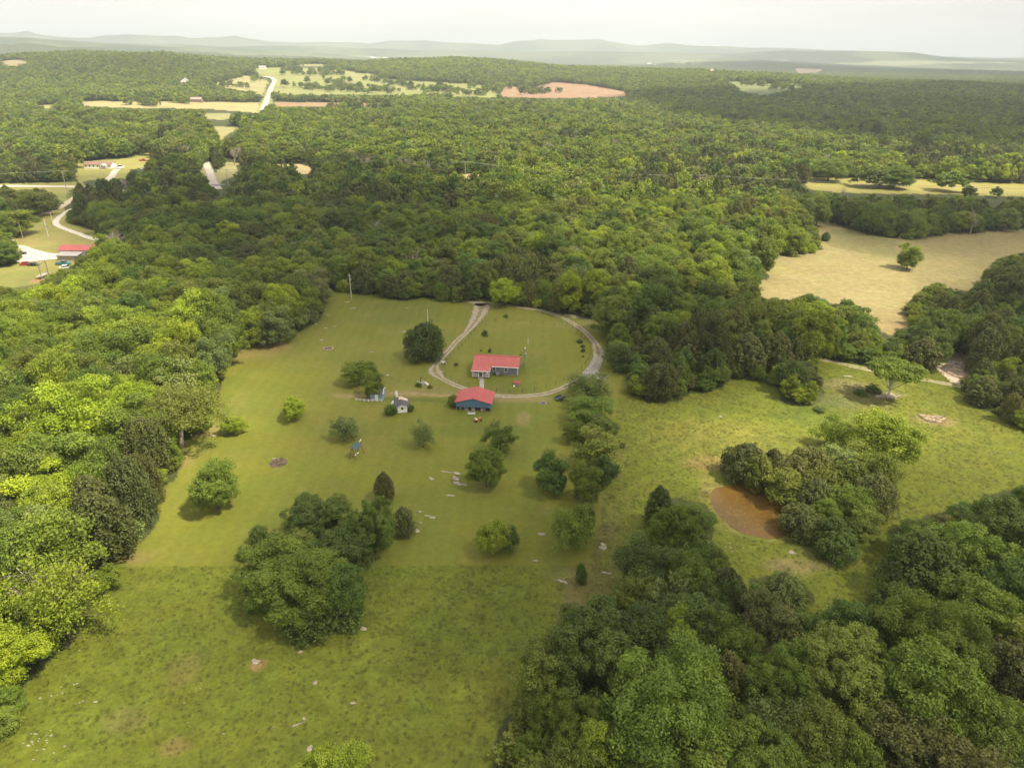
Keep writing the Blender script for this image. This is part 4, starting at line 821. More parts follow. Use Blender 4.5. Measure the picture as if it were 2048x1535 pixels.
sheet('driveway', [(28,489),(50,491),(72,499),(95,505),(121,508),(121,518),(95,519),(72,522),(30,525),(44,511),(46,500)], simple('pale_gravel', (.52,.47,.45), .9, var=.12, scale=.4), .02)
# pond: muddy water with floating weed
wm, n, l = newmat('muddy_water'); b = n.new('ShaderNodeBsdfPrincipled'); b.inputs['Roughness'].default_value = .3; b.inputs['Specular IOR Level'].default_value = .3; t = n.new('ShaderNodeTexCoord')
z1 = n.new('ShaderNodeTexNoise'); z1.inputs['Scale'].default_value = .09; z1.inputs['Detail'].default_value = 3; l.new(t.outputs['Object'], z1.inputs['Vector'])
cr_ = n.new('ShaderNodeValToRGB'); cr_.color_ramp.elements[0].position = .35; cr_.color_ramp.elements[1].position = .65; cr_.color_ramp.elements[0].color = (.082, .050, .014, 1); cr_.color_ramp.elements[1].color = (.128, .068, .017, 1); l.new(z1.outputs['Fac'], cr_.inputs['Fac'])
z2 = n.new('ShaderNodeTexNoise'); z2.inputs['Scale'].default_value = 1.1; z2.inputs['Detail'].default_value = 5; z2.inputs['Roughness'].default_value = .7; z2.inputs['Distortion'].default_value = 1.5; l.new(t.outputs['Object'], z2.inputs['Vector'])
rm_ = n.new('ShaderNodeMapRange'); rm_.inputs['From Min'].default_value = .53; rm_.inputs['From Max'].default_value = .62; l.new(z2.outputs['Fac'], rm_.inputs['Value'])
gx = n.new('ShaderNodeVectorMath'); gx.operation = 'DISTANCE'; pc = G(1515, 1022); gx.inputs[1].default_value = (pc[0], pc[1], .03); l.new(t.outputs['Object'], gx.inputs[0])
gr = n.new('ShaderNodeMapRange'); gr.inputs['From Min'].default_value = 13; gr.inputs['From Max'].default_value = 5; gr.inputs['To Max'].default_value = .75; l.new(gx.outputs['Value'], gr.inputs['Value'])
ml = n.new('ShaderNodeMath'); ml.operation = 'MULTIPLY'; l.new(rm_.outputs[0], ml.inputs[0]); l.new(gr.outputs[0], ml.inputs[1])
mw = n.new('ShaderNodeMixRGB'); mw.inputs['Color2'].default_value = (.17, .13, .02, 1); l.new(ml.outputs[0], mw.inputs['Fac']); l.new(cr_.outputs[0], mw.inputs['Color1']); l.new(mw.outputs[0], b.inputs['Base Color'])
o_ = n.new('ShaderNodeOutputMaterial'); l.new(b.outputs[0], o_.inputs['Surface'])
sheet('pond_water', POND, wm, .03)

# ------------------------------------------------------------------ rocks
ROCK = simple('pale_limestone', (.29, .255, .20), .9, var=.3, scale=1.2, bump=.6); ROCKP = simple('pink_limestone', (.31, .225, .16), .9, var=.3, scale=1.0, bump=.6)
def rock(u, v, lx, ly, label, group='flat rocks showing through the grass', mat=None, h=.22, n_=None, rz=0.0):
    rg = random.Random(int(u*13 + v*7)); p = G(u, v); bm = bmesh.new()
    for _ in range(n_ or (1 if lx < 1.5 else 3)):
        cx, cy = (rg.uniform(-.32, .32)*lx, rg.uniform(-.32, .32)*ly) if (n_ or lx >= 1.5) else (0, 0); s = (rg.uniform(.45, .75) if (n_ or 3) < 20 else rg.uniform(.14, .3)) if lx >= 1.5 else 1; rings = []
        k = 9; ang = [2*math.pi*i/k + rg.uniform(-.2, .2) for i in range(k)]; rad = [rg.uniform(.6, 1.1) for _ in ang]
        for sc_, z_ in ((1.05, -.08), (1, h*.6), (.8, h)): rings.append([bm.verts.new((cx + math.cos(a_)*r_*sc_*lx*.5*s, cy + math.sin(a_)*r_*sc_*ly*.5*s, z_*rg.uniform(.8, 1.1))) for a_, r_ in zip(ang, rad)])
        for q in range(2):
            for i in range(k): bm.faces.new((rings[q][i], rings[q][(i+1) % k], rings[q+1][(i+1) % k], rings[q+1][i]))
        bm.faces.new(rings[2])
    me = bpy.data.meshes.new('rock_outcrop'); bm.to_mesh(me); bm.free(); me.materials.append(mat or ROCK); o = link(bpy.data.objects.new('rock_outcrop', me)); o.location = p; o.rotation_euler = (0, 0, rz)
    return tag(o, label, 'rock', group)
for a in [(905,944,4.5,1.0,'long pale rock slab nearest the touching pair of trees',-.3),(912,957,1.2,2.6,'narrow curved rock shelf in the middle of the lawn outcrop',.5),(920,968,4.2,1.2,'widest pale rock shelf of the lawn outcrop',-.35),(906,991,2.8,.7,'thin white rock streak just below the lawn outcrop',0),
          (862,957,1.6,1.2,'small pinkish flat rock left of the lawn outcrop',0),(839,1023,1.0,.6,'small white stone at the tip of the mowing-line clump',0),(860,1033,2.0,.7,'white flat stone in the lawn beside the clump tip',-.2),(834,1061,.9,1.4,'tall pale stone touching the clump cedar',.2),(841,1045,.8,.5,'tiny pale stone between two stones by the clump tip',0),
          (1085,1068,1.6,1.0,'pinkish rock in the lawn beside the bottom hedge tree',0),(1070,1121,1.2,.5,'white stone on the mowing line',0),(1208,1094,1.6,2.4,'pale pink rock in the pasture beside the hedge row',.5),(1214,1145,2.0,.6,'thin white rock in the pasture corner',0),(1124,1162,2.0,1.0,'pale rock below the small young cedar',-.6),
          (513,1322,1.5,1.3,'pinkish rock with bare soil in the lower pasture',0),(601,1303,.8,.6,'small white stone under the big clump',0),(630,1365,.9,.8,'white stone in the middle of the lower pasture',.3),(727,1257,1.0,1.1,'white stone on the pasture side of the clump',.8),(608,1436,.6,.7,'round white stone above a long pale rock',0),
          (593,1450,2.4,.5,'long thin pale rock in the lower pasture',.5),(706,1406,1.2,.5,'greyish flat stone in the lower pasture',0),(620,1496,.9,1.0,'white stone beside the bright tree at the picture bottom',0),(1440,833,1.2,.9,'small white rock in the bright pasture under the dark cedars',.2),(1583,1103,1.4,.9,'pale rock under the pond clump cedars',0),
          (1588,1106,1.6,.5,'thin pink rock beside the pond clump foot',0),(703,616,3.2,.8,'white rock slab beside the tall utility pole foot',.1),(692,604,2.4,.7,'white rock close behind the utility pole foot',.5),(653,630,1.6,.6,'white stone by the far corner of the lawn',0),(632,648,1.0,.9,'pale stone nearest the wood corner',0),(672,652,1.8,.6,'slanting white stone in the upper lawn',.6),
          (651,656,1.4,.8,'pale flat stone in the middle of the stone scatter',0),(644,680,1.7,1.6,'grey flat stone above the fire ring',.4),(743,704,2.0,.5,'long pale stone in the lawn above the green pair',0),(802,663,3.0,.9,'white streaked rock beside the dense dark round tree',.2),(813,616,1.4,.6,'pale stone in the upper lawn',0),(532,697,2.2,.5,'pale stone at the wood edge bay',0),(427,872,1.3,.8,'white stone beside the small lime tree',0),(549,917,1.2,.5,'pale stone just past the brush pile',0),(775,750,1.2,1.0,'pale stone beside the spreading tree',0)]:
    rock(*a[:5], rz=a[5], h=.10 if a[2] > 1.5 else .16)
rock(1868,838,7.5,5,'broad heap of broken orange-pink rock in the sunlit pasture','rock heaps in the pasture',simple('broken_rock', (.25, .19, .135), .9, var=.45, scale=1.4, bump=.8),.4,24)
rock(1770,794,4.5,1.5,'white rocks round the foot of the umbrella-shaped tree','rock heaps in the pasture',ROCK,.45,7)
rock(1694,752,3,1.2,'pale rock beside the dirt track','rock heaps in the pasture',ROCK,.12,4); rock(1904,712,7,7,'pale jagged rock at the wood side of the bare rock bed','rock heaps in the pasture',ROCKP,.3,9); rock(1912,748,6,5,'pale jagged rock at the track side of the bare rock bed','rock heaps in the pasture',ROCKP,.3,8)
rg = np.random.default_rng(5); pts = []
for (cu, cv, su, sv, k) in ((95,1490,60,35,80),(130,1390,50,40,50),(215,1190,30,60,40),(160,1280,30,30,18),(1480,1100,80,22,40),(1640,765,60,12,30),(1690,800,50,18,30),(400,1420,150,60,30),(1200,1170,30,40,16),(1280,830,90,40,18),(690,640,70,20,26),(1900,920,110,50,14),(870,765,14,7,30),(1560,870,90,30,12)):
    for _ in range(k//4): pts.append((rg.normal(cu, su*.5), rg.normal(cv, sv*.5)))
sb = MB()
for u, v in pts:
    if not inpoly(np.array([u]), np.array([v]), LAWNS)[0]: continue
    p = G(u, v); s_ = rg.uniform(.08, .22); sb.lathe([(s_, -.03), (s_*.9, s_*.3), (s_*.4, s_*.45)], (p[0], p[1], 0), 5, rg.uniform(.7, 1.6), rg.uniform(.6, 1))
tag(sb.build('stone_litter', ROCK), 'small white stones strewn thinly through the grass', 'stones', kind='stuff')

# ------------------------------------------------------------------ buildings
REDROOF = ribbed('red_metal_roof', (.36, .085, .078), .30, 0, .4); REDROOF2 = ribbed('bright_red_metal_roof', (.34, .052, .048), .30, 1, .4); WHITE = simple('white_paint', (.78, .77, .74), .5, var=.06); SIDING = ribbed('grey_siding', (.155, .165, .20), .18, 2, .6, .8); BLUE = ribbed('blue_metal_siding', (.085, .17, .27), .25, 0, .45, .5)
GLASS = simple('dark_glass', (.03, .035, .045), .1, var=.05, spec=.6); WOODG = simple('weathered_wood', (.26, .22, .19), .85, var=.3, scale=2); DARKROOF = simple('dark_shingles', (.075, .075, .085), .85, var=.3, scale=2.5, bump=.4); STEEL = simple('galvanised_steel', (.42, .43, .44), .4, .5); BLACK = simple('black_rubber', (.02, .02, .022), .7)
POLE = simple('pole_wood', (.40, .35, .28), .85, var=.2, scale=2); CONC = simple('foundation_block', (.24, .22, .20), .9, var=.2, scale=2); REDWOOD = simple('red_stained_wood', (.26, .10, .06), .8, var=.2, scale=2); TAN = simple('tan_tarpaulin', (.50, .38, .28), .8, var=.25, scale=2); TEAL = simple('teal_paint', (.03, .20, .24), .35, var=.05)
RED = simple('red_paint', (.42, .05, .04), .35, var=.05); DKPAINT = simple('black_paint', (.03, .03, .035), .3, var=.05); ORANGE = simple('orange_paint', (.32, .15, .03), .45, var=.1); IVORY = simple('cream_wall', (.66, .62, .50), .7, var=.08); BROWNW = simple('brown_roof', (.22, .13, .11), .8, var=.2, scale=1.5); GREYROOF = simple('grey_tin_roof', (.33, .31, .31), .5, var=.2, scale=1.5)
def window(parent, x0, x1, z0, z1, y, out=-1):
    f = MB().box(x0-.1, x1+.1, y, y+out*.05, z0-.12, z1+.1).build('window', WHITE, parent); MB().box(x0, x1, y+out*.05, y+out*.075, z0, (z0+z1)/2-.03).box(x0, x1, y+out*.05, y+out*.075, (z0+z1)/2+.03, z1).build('pane', GLASS, f); return f
A_ = G(1035.5, 751.3); B_ = G(983.4, 748.6); ha = math.atan2(A_[1]-B_[1], A_[0]-B_[0])
h = empty('house', A_, ha, label='grey-sided farmhouse under a pinkish red metal roof with a white front porch', cat='house')
MB().prism([(0, .35), (7.4, .35), (7.4, 2.7), (3.7, 4.0), (0, 2.7)], 'x', -12.1, 0).build('wall', SIDING, h)
MB().box(-12.05, -.05, .05, 7.35, -.1, .35).build('foundation', CONC, h)
MB().slab([(-12.5, -.35, 2.66), (.35, -.35, 2.66), (.35, 3.7, 4.12), (-12.5, 3.7, 4.12)], .10).slab([(.35, 7.75, 2.66), (-12.5, 7.75, 2.66), (-12.5, 3.72, 4.12), (.35, 3.72, 4.12)], .10).slab([(-12.5, -3.0, 2.22), (-7.35, -3.0, 2.22), (-7.35, -.37, 2.655), (-12.5, -.37, 2.655)], .08).build('roof', REDROOF, h)
MB().box(-12.5, -7.35, -3.06, -3.0, 2.02, 2.22).box(-7.34, .35, -.41, -.36, 2.46, 2.6).box(-7.40, -7.34, -3.0, -.41, 2.02, 2.25).build('fascia', WHITE, h)
MB().box(-.06, .03, -.03, .1, .35, 2.6).box(-12.15, -12.02, -.03, .1, .35, 2.6).build('corner_trim', WHITE, h)
MB().box(-12.3, -7.5, -2.8, -.02, .2, .38).build('porch_floor', WOODG, h)
for px_ in (-12.2, -10.45, -9.3, -7.6): MB().box(px_-.06, px_+.06, -2.76, -2.64, .38, 2.1).build('porch_post', WHITE, h)
for x0, x1 in ((-12.1, -10.5), (-9.25, -7.7)):
    r_ = MB().box(x0, x1, -2.73, -2.67, 1.22, 1.29).box(x0, x1, -2.73, -2.67, .5, .56)
    for k in range(9): xx = x0 + (x1-x0)*(k+.5)/9; r_.box(xx-.02, xx+.02, -2.72, -2.68, .56, 1.22)
    r_.build('railing', WHITE, h)
MB().box(-10.4, -9.35, -3.2, -2.8, 0, .2).box(-10.4, -9.35, -3.5, -3.2, 0, .1).build('step', CONC, h); MB().tube([(-10.4,-2.8,1.2),(-10.4,-3.5,.9),(-10.4,-3.5,0)], .04).tube([(-9.35,-2.8,1.2),(-9.35,-3.5,.9),(-9.35,-3.5,0)], .04).build('handrail', WHITE, h)
d_ = MB().box(-10.35, -9.4, -.05, -.01, .38, 2.4).build('door', WHITE, h); MB().box(-9.55, -9.48, -.1, -.05, 1.3, 1.4).build('handle', STEEL, d_)
window(h, -11.8, -10.9, 1.2, 2.2, -.005); window(h, -3.65, -2.85, 1.15, 2.15, -.005); window(h, -6.9, -6.3, 1.2, 2.2, -.005); MB().box(-6.0, -5.0, -.5, -.02, .1, .8).build('utility_box', STEEL, h)
MB().lathe([(.10, 0), (.10, .5)], (-3.2, 5.5, 3.6)).build('vent_pipe', STEEL, h); MB().box(-12.5, .35, 3.58, 3.83, 4.11, 4.17).build('ridge_cap', REDROOF2, h); MB().tube([(-7.3, -.47, 2.55), (.35, -.47, 2.55)], .06).tube([(-.1, -.47, 2.55), (-.1, -.06, 2.3), (-.1, -.06, .1)], .04).build('gutter', WHITE, h)
def chair(x, y, rz, m, label):
    e = empty('porch_chair', h.matrix_basis @ Vector((x, y, .38)) if False else (A_[0] + x*math.cos(ha) - y*math.sin(ha), A_[1] + x*math.sin(ha) + y*math.cos(ha), .38), ha + rz, label=label, cat='chair')
    MB().box(-.3, .3, -.28, .28, .38, .45).build('seat', m, e); MB().box(-.3, .3, .25, .31, .45, 1.0).build('backrest', m, e)
    for a_ in (-.26, .26):
        for b2 in (-.25, .25): MB().tube([(a_, b2, 0), (a_, b2, .38)], .03, 5).build('leg', m, e)
chair(-8.3, -1.4, .2, WHITE, 'white chair on the house porch right of the steps'); chair(-11.4, -1.4, -.2, WOODG, 'brown wooden chair on the house porch left of the steps')
# shrubs by the house
for u, v, w, c, lb in ((1002,751,5,'sage','pale bush against the grey wall right of the porch'),(990,749,5,'deep','dark bush at the porch corner'),(978,752,4,'green','small bush below the porch rail'),(948,742,4,'brown','brownish bush at the side wall of the house')):
    TREES.append(None); e = empty('shrub', G(u, v), 0, label=lb, cat='shrub', group='bushes planted along the house'); s_ = w*.14/1.9*.5*1.6; e.scale = (s_, s_, s_*.8); c_ = bpy.data.objects.new('crown', VAR['shrub'][0][0]); link(c_, e); c_['tcol'] = list(COL[c]); link(bpy.data.objects.new('limbs', VAR['shrub'][0][1]), e)
for u, v, w, hgt, c, lb in ((970,671,13,1.9,'deep','round dark evergreen bush in the loop lawn nearest the left branch of the drive'),(1159,685,13,1.1,'dark','widest dark low bush of the short row inside the loop'),(1165.5,694,9,.8,'dark','second dark low bush of the short row inside the loop'),(1166,703,11,1.0,'dark','third dark low bush of the short row inside the loop'),(1166,714,5,.6,'dark','smallest low bush at the near end of the short row'),
                         (979.5,704,6,1.3,'brown','brown upright bush behind the house'),(962,702,4,.5,'olive','tiny olive bush behind the house'),(912,730,10,.8,'brown','dark brown low bush left of the house'),(1012,634,11,1.0,'green','small green bush near the far end of the loop lawn'),(1042,710,3.5,.4,'deep','tiny green bush beside the house utility pole'),
                         (782,828,30,2.6,'deep','green bush against the left wall of the white shed'),(822,822,14,2.0,'deep','green bush at the right wall of the white shed'),(905,812,22,3.2,'green','leafy bush against the left side of the blue barn'),(838,772,14,1.0,'deep','low green bush in front of the stone well'),(860,775,12,.8,'green','low green bush beside the clay track'),
                         (1187,655,14,1.2,'yellowgreen','yellowish bush outside the drive loop'),(1640,822,24,1.5,'sage','pale bush in the rough pasture below the dark cedars'),(1668,838,22,1.4,'green','green bush in the rough pasture above the pond clump'),(1745,783,30,1.8,'dark','dark low bushes beside the umbrella-shaped tree'),(1720,788,22,1.4,'deep','dark low bush left of the umbrella-shaped tree'),(1245,893,14,.9,'dark','low dark bush in the pasture beside the hedge row')):
    p = G(u, v); sl = math.hypot(math.hypot(p[0], p[1]), CH); W = w*sl/F; k = int(u) % 3; e = empty('shrub', p, u % 6, label=lb, cat='shrub', group='bushes in the open grass'); e.scale = (W/2/VAR['shrub'][k][3]*.95,)*2 + (hgt/3.1,)
    c_ = bpy.data.objects.new('crown', VAR['shrub'][k][0]); link(c_, e); c_['tcol'] = list(COL[c]); link(bpy.data.objects.new('limbs', VAR['shrub'][k][1]), e)
# blue barn
A2 = G(981.5, 823.0); B2 = G(912, 819.5); W2 = float(np.linalg.norm(A2-B2)); a2 = math.atan2(A2[1]-B2[1], A2[0]-B2[0])
h = empty('barn', B2, a2, label='open-fronted blue barn with bright red gable roof facing the lawn', cat='barn'); D2, ez, rz_ = 6.4, 2.25, 3.45
MB().box(0, .12, .1, D2, 0, ez).box(W2-.12, W2, .1, D2, 0, ez).prism([(0, 0), (W2, 0), (W2, ez), (W2/2, rz_), (0, ez)], 'y', D2-.12, D2).build('wall', BLUE, h)
MB().prism([(.0, .95), (W2, .95), (W2, ez), (W2/2, rz_-.02), (0, ez)], 'y', 0, .09).build('front_panel', BLUE, h)
MB().slab([(-.35, -.35, ez-.02), (W2/2, -.35, rz_+.1), (W2/2, D2+.35, rz_+.1), (-.35, D2+.35, ez-.02)], .08).slab([(W2/2+.01, -.35, rz_+.1), (W2+.35, -.35, ez-.02), (W2+.35, D2+.35, ez-.02), (W2/2+.01, D2+.35, rz_+.1)], .08).build('roof', REDROOF2, h)
for k in range(5): xx = .1 + (W2-.2)*k/4; MB().box(xx-.07, xx+.07, -.02, .12, 0, .95).build('post', WOODG, h)
MB().box(.2, W2-.2, .3, D2-.2, -.05, .02).build('dirt_floor', simple('bare_dirt', (.14, .11, .08), .95), h)
def inb(x, y): return (B2[0] + x*math.cos(a2) - y*math.sin(a2), B2[1] + x*math.sin(a2) + y*math.cos(a2), 0)
def barrow(loc, rz, m1, m2, label, name='wheelbarrow', s=1.0):
    e = empty(name, loc, rz, label=label, cat='wheelbarrow'); e.scale = (s, s, s)
    MB().prism([(-.35, .35), (.35, .35), (.55, .75), (-.5, .75)], 'x', -.3, .3).build('tray', m1, e); w = MB(); w.lathe([(.18, -.05), (.2, 0), (.18, .05)], (0, 0, 0), 10); o = w.build('wheel', BLACK, e); o.rotation_euler = (0, math.pi/2, 0); o.location = (0, .75, .2)
    MB().tube([(-.25, .7, .3), (-.3, -.9, .65)], .03).tube([(.25, .7, .3), (.3, -.9, .65)], .03).build('handle', m2, e)
    for a_ in (-.25, .25): MB().tube([(a_, -.3, .4), (a_, -.35, 0)], .03).build('leg', m2, e)
barrow(inb(1.0, .6), .3, STEEL, WOODG, 'grey wheelbarrow under the left end of the blue barn front'); barrow(inb(W2-2, .4), 1.2, RED, WOODG, 'reddish wheelbarrow under the right end of the blue barn front')
def crate(loc, s, m, label, rz=0):
    e = empty('crate', loc, rz, label=label, cat='crate', group='crates kept under the blue barn front'); b = MB().box(-s, s, -s, s, .08, .14).box(-s, s, -s, -s+.04, .14, s*1.3).box(-s, s, s-.04, s, .14, s*1.3).box(-s, -s+.04, -s+.04, s-.04, .14, s*1.3).box(s-.04, s, -s+.04, s-.04, .14, s*1.3); b.build('box', m, e); MB().box(-s, s, -s+.1, -s+.2, 0, .08).box(-s, s, s-.2, s-.1, 0, .08).build('skid', WOODG, e)
crate(inb(2.6, .4), .45, WOODG, 'wooden crate left of the middle under the barn front'); crate(inb(4.2, .5), .4, TAN, 'tan crate in the middle under the barn front', .3); crate(inb(6.6, .5), .5, STEEL, 'grey crate right of the middle under the barn front', .2)
p = G(943, 827); tr_ = empty('water_trough', p, .1, label='low white trough in the grass below the barn front', cat='trough'); MB().box(-.9, .9, -.3, .3, .05, .42).build('tub', WHITE, tr_)
for k in (-.7, .7): MB().box(k-.06, k+.06, -.32, .32, 0, .05).build('foot', WOODG, tr_)
MB().box(-.82, .82, -.22, .22, .425, .43).build('water', GLASS, tr_)
def vehicle(name, loc, rz, L_c, W_c, H_c, paint, label, cat, body='car', group=None):
    e = empty(name, loc, rz, label=label, cat=cat, group=group); hx_ = L_c/2; zb_, zm = .28, H_c*.58
    prof = [(-hx_, zb_), (hx_, zb_), (hx_, zm*.82), (hx_*.62, zm), (-hx_*.95, zm), (-hx_, zm*.9)]
    bm = bmesh.new(); s_ = [[bm.verts.new((x_, y_, z_)) for x_, z_ in prof] for y_ in (-W_c/2, W_c/2)]; bm.faces.new(s_[0]); bm.faces.new(s_[1][::-1])
    for i in range(len(prof)): j = (i+1) % len(prof); bm.faces.new((s_[0][j], s_[0][i], s_[1][i], s_[1][j]))
    bmesh.ops.bevel(bm, geom=bm.edges[:], offset=.07, segments=2, affect='EDGES'); me = bpy.data.meshes.new('body'); bm.to_mesh(me); bm.free(); me.materials.append(paint); link(bpy.data.objects.new('body', me), e)
    c0, c1 = (-.35*L_c, .18*L_c) if body == 'car' else (-.06*L_c, .2*L_c); wy = W_c/2 - .12
    g_ = [(c0-.0, zm), (c1+.35, zm), (c1-.2, H_c-.06), (c0+.35 if body == 'car' else c0+.1, H_c-.06)]
    MB().prism(g_, 'y', -wy, wy).build('window_glass', GLASS, e); MB().prism([(g_[3][0]-.05, H_c-.07), (g_[2][0]+.05, H_c-.07), (g_[2][0]-.05, H_c), (g_[3][0]+.05, H_c)], 'y', -wy+.02, wy-.02).build('cabin_roof', paint, e)
    for sx_ in (-.31*L_c, .31*L_c):
        for sy_ in (-1, 1):
            o = MB().lathe([(.3, -.11), (.34, -.08), (.34, .08), (.3, .11)], (0, 0, 0), 14).build('wheel', BLACK, e); o.rotation_euler = (math.pi/2, 0, 0); o.location = (sx_, sy_*(W_c/2-.1), .34); q = MB().lathe([(.17, -.12), (.17, .12)], (0, 0, 0), 10).build('rim', STEEL, o)
    for sy_ in (-1, 1): MB().box(hx_-.03, hx_+.02, sy_*(W_c/2-.4)-.15, sy_*(W_c/2-.4)+.15, zm*.6, zm*.78).build('headlight', WHITE, e)
    if body != 'car': MB().box(-hx_+.15, c0-.1, -W_c/2+.12, W_c/2-.12, zm+.001, zm+.02).build('load_bed', DKPAINT, e)
    return e
t_ = empty('riding_mower', G(955.5, 842), .5, label='orange riding mower with white seat in the grass below the blue barn', cat='mower'); MB().box(-.9, .1, -.35, .35, .35, .62).prism([(.1, .35), (1.0, .35), (1.0, .75), (.8, .9), (.1, .9)], 'y', -.3, .3).build('body', ORANGE, t_); MB().box(-.6, -.15, -.25, .25, .62, .72).box(-.66, -.58, -.25, .25, .72, 1.15).build('seat', WHITE, t_); MB().tube([(.15, 0, .9), (-.05, 0, 1.15)], .03).tube([(-.05, -.2, 1.15), (-.05, .2, 1.15)], .03).build('steering_wheel', BLACK, t_); MB().box(-.45, .5, -.55, .55, .12, .24).build('mower_deck', ORANGE, t_)
for sx_, rr_ in ((-.55, .32), (.7, .22)):
    for sy_ in (-.42, .42): o = MB().lathe([(rr_*.9, -.1), (rr_, 0), (rr_*.9, .1)], (0, 0, 0), 12).build('wheel', BLACK, t_); o.rotation_euler = (math.pi/2, 0, 0); o.location = (sx_, sy_, rr_)
# white shed
A3 = G(815, 824.5); B3 = G(795, 826.5); a3 = math.atan2(A3[1]-B3[1], A3[0]-B3[0]); W3 = float(np.linalg.norm(A3-B3))
h = empty('shed', B3, a3, label='small white shed with dark roof and tan tarpaulin patch', cat='shed'); MB().prism([(0, .1), (W3, .1), (W3, 1.95), (W3/2, 2.45), (0, 1.95)], 'y', 0, 4.2).build('wall', WHITE, h); MB().box(.05, W3-.05, .05, 4.15, -.05, .1).build('foundation', CONC, h)
MB().slab([(-.55, -.35, 1.72), (W3/2, -.35, 2.55), (W3/2, 4.6, 2.55), (-.55, 4.6, 1.72)], .08).slab([(W3/2+.01, -.35, 2.55), (W3+.75, -.35, 1.68), (W3+.75, 4.6, 1.68), (W3/2+.01, 4.6, 2.55)], .08).build('roof', DARKROOF, h)
MB().slab([(W3/2-.5, 2.4, 2.49), (W3/2, 2.4, 2.60), (W3/2, 4.2, 2.60), (W3/2-.5, 4.2, 2.49)], .02).slab([(W3/2+.01, 2.4, 2.60), (W3+.45, 2.4, 1.90), (W3+.45, 3.9, 1.90), (W3/2+.01, 4.2, 2.60)], .02).build('roof_patch', TAN, h)
window(h, W3*.38, W3*.62, .95, 1.55, -.003); b = G(793, 793); e = empty('white_barrel', b, 0, label='white barrel standing behind the white shed', cat='barrel'); MB().lathe([(.34, 0), (.38, .3), (.38, .7), (.34, 1.5)], n=14).build('drum', WHITE, e); MB().lathe([(.35, 1.5), (.3, 1.58)], n=14).build('lid', STEEL, e)
e = empty('propane_tank', G(787, 809), 1.4, label='pale tank leaning at the left side of the white shed', cat='tank'); o = MB().lathe([(.1, -.95), (.38, -.75), (.4, 0), (.38, .75), (.1, .95)], n=12).build('tank_body', WHITE, e, True); o.rotation_euler = (0, math.pi/2, 0); o.location = (0, 0, .62)
for k in (-.5, .5): MB().box(k-.08, k+.08, -.25, .25, 0, .28).build('leg', CONC, e)
# blue shed with fence
A4 = G(759.5, 801); B4 = G(741, 800.5); a4 = math.atan2(A4[1]-B4[1], A4[0]-B4[0]); W4 = float(np.linalg.norm(A4-B4)) + .8
h = empty('shed', B4, a4, label='small blue-grey shed half hidden under a leaning green tree', cat='shed'); MB().prism([(0, 0), (3.2, 0), (3.2, 2.1), (1.6, 2.75), (0, 2.1)], 'x', 0, W4).build('wall', simple('blue_grey_paint', (.22, .29, .38), .7, var=.1), h)
MB().slab([(-.3, -.35, 2.02), (W4+.15, -.35, 2.02), (W4+.15, 1.6, 2.86), (-.3, 1.6, 2.86)], .07).slab([(W4+.15, 3.55, 2.02), (-.3, 3.55, 2.02), (-.3, 1.61, 2.86), (W4+.15, 1.61, 2.86)], .07).build('roof', DARKROOF, h); MB().prism([(-.35, 1.98), (1.6, 2.84), (3.5, 1.98), (3.5, 2.12), (1.6, 2.98), (-.35, 2.12)], 'x', W4+.16, W4+.26).build('gable_board', WHITE, h); d_ = MB().box(1.2, 2.0, -.06, -.01, 0, 1.9).build('door', WHITE, h); MB().box(1.85, 1.92, -.1, -.06, .9, 1.0).build('handle', STEEL, d_)
POSTM = simple('dark_post', (.09, .085, .06), .9)
def fence(name, px, label, cat, post, step=2.2, hgt=1.2, rails=(), mat=WHITE, rr_=.04, wire=None, closed=False):
    P = [Vector(G(*q)) for q in px]; e = empty(name, P[0], 0, label=label, cat=cat); L0 = P[0]; rl = MB(); acc = 0.0
    for a_, b_2 in zip(P[:-1], P[1:]):
        L = (b_2 - a_).length; k = acc
        while k < L:
            q = a_.lerp(b_2, k/L) - L0; MB().box(q.x-rr_, q.x+rr_, q.y-rr_, q.y+rr_, 0, hgt).build('post', post, e); k += step
        acc = k - L
        for z_ in rails: rl.tube([a_ - L0 + Vector((0, 0, z_)), b_2 - L0 + Vector((0, 0, z_))], .045 if not wire else .006, 4)
    if rails: rl.build('rails' if not wire else 'wire', mat, e)
    return e
fence('low_fence', [(712,801),(735,803),(766,802.5)], 'low whitish board fence in front of the blue-grey shed', 'fence', WHITE, 1.1, .75, (.2, .4, .6), simple('old_white_boards', (.5, .47, .40), .85, var=.3), .05)
fence('low_fence', [(714,800),(716,784)], 'short grey board fence at the left side of the blue-grey shed', 'fence', WOODG, 1.2, .8, (.3, .6), WOODG, .05)
FP = [(972,630),(958,650),(938,676),(915,702),(893,724),(884,742),(893,755),(915,765),(940,773),(958,777)]; fence('wire_fence', FP, 'thin wire yard fence along the left branch of the drive', 'fence', POSTM, 3.2, 1.25, (.4, .8, 1.15), POSTM, .045, wire=True)
fence('wire_fence', [(969,779),(1000,784),(1050,784),(1085,779),(1115,769),(1140,756),(1160,742),(1176,722),(1183,706),(1181,690),(1165,672),(1144,655),(1120,641)], 'thin wire yard fence along the near and right side of the loop', 'fence', POSTM, 3.4, 1.25, (.4, .8, 1.15), POSTM, .045, wire=True)
fence('wire_fence', [(990,641),(1050,645),(1100,651),(1144,656)], 'thin wire fence crossing the far part of the loop lawn', 'fence', POSTM, 4.0, 1.1, (.5, 1.0), POSTM, .04, wire=True)
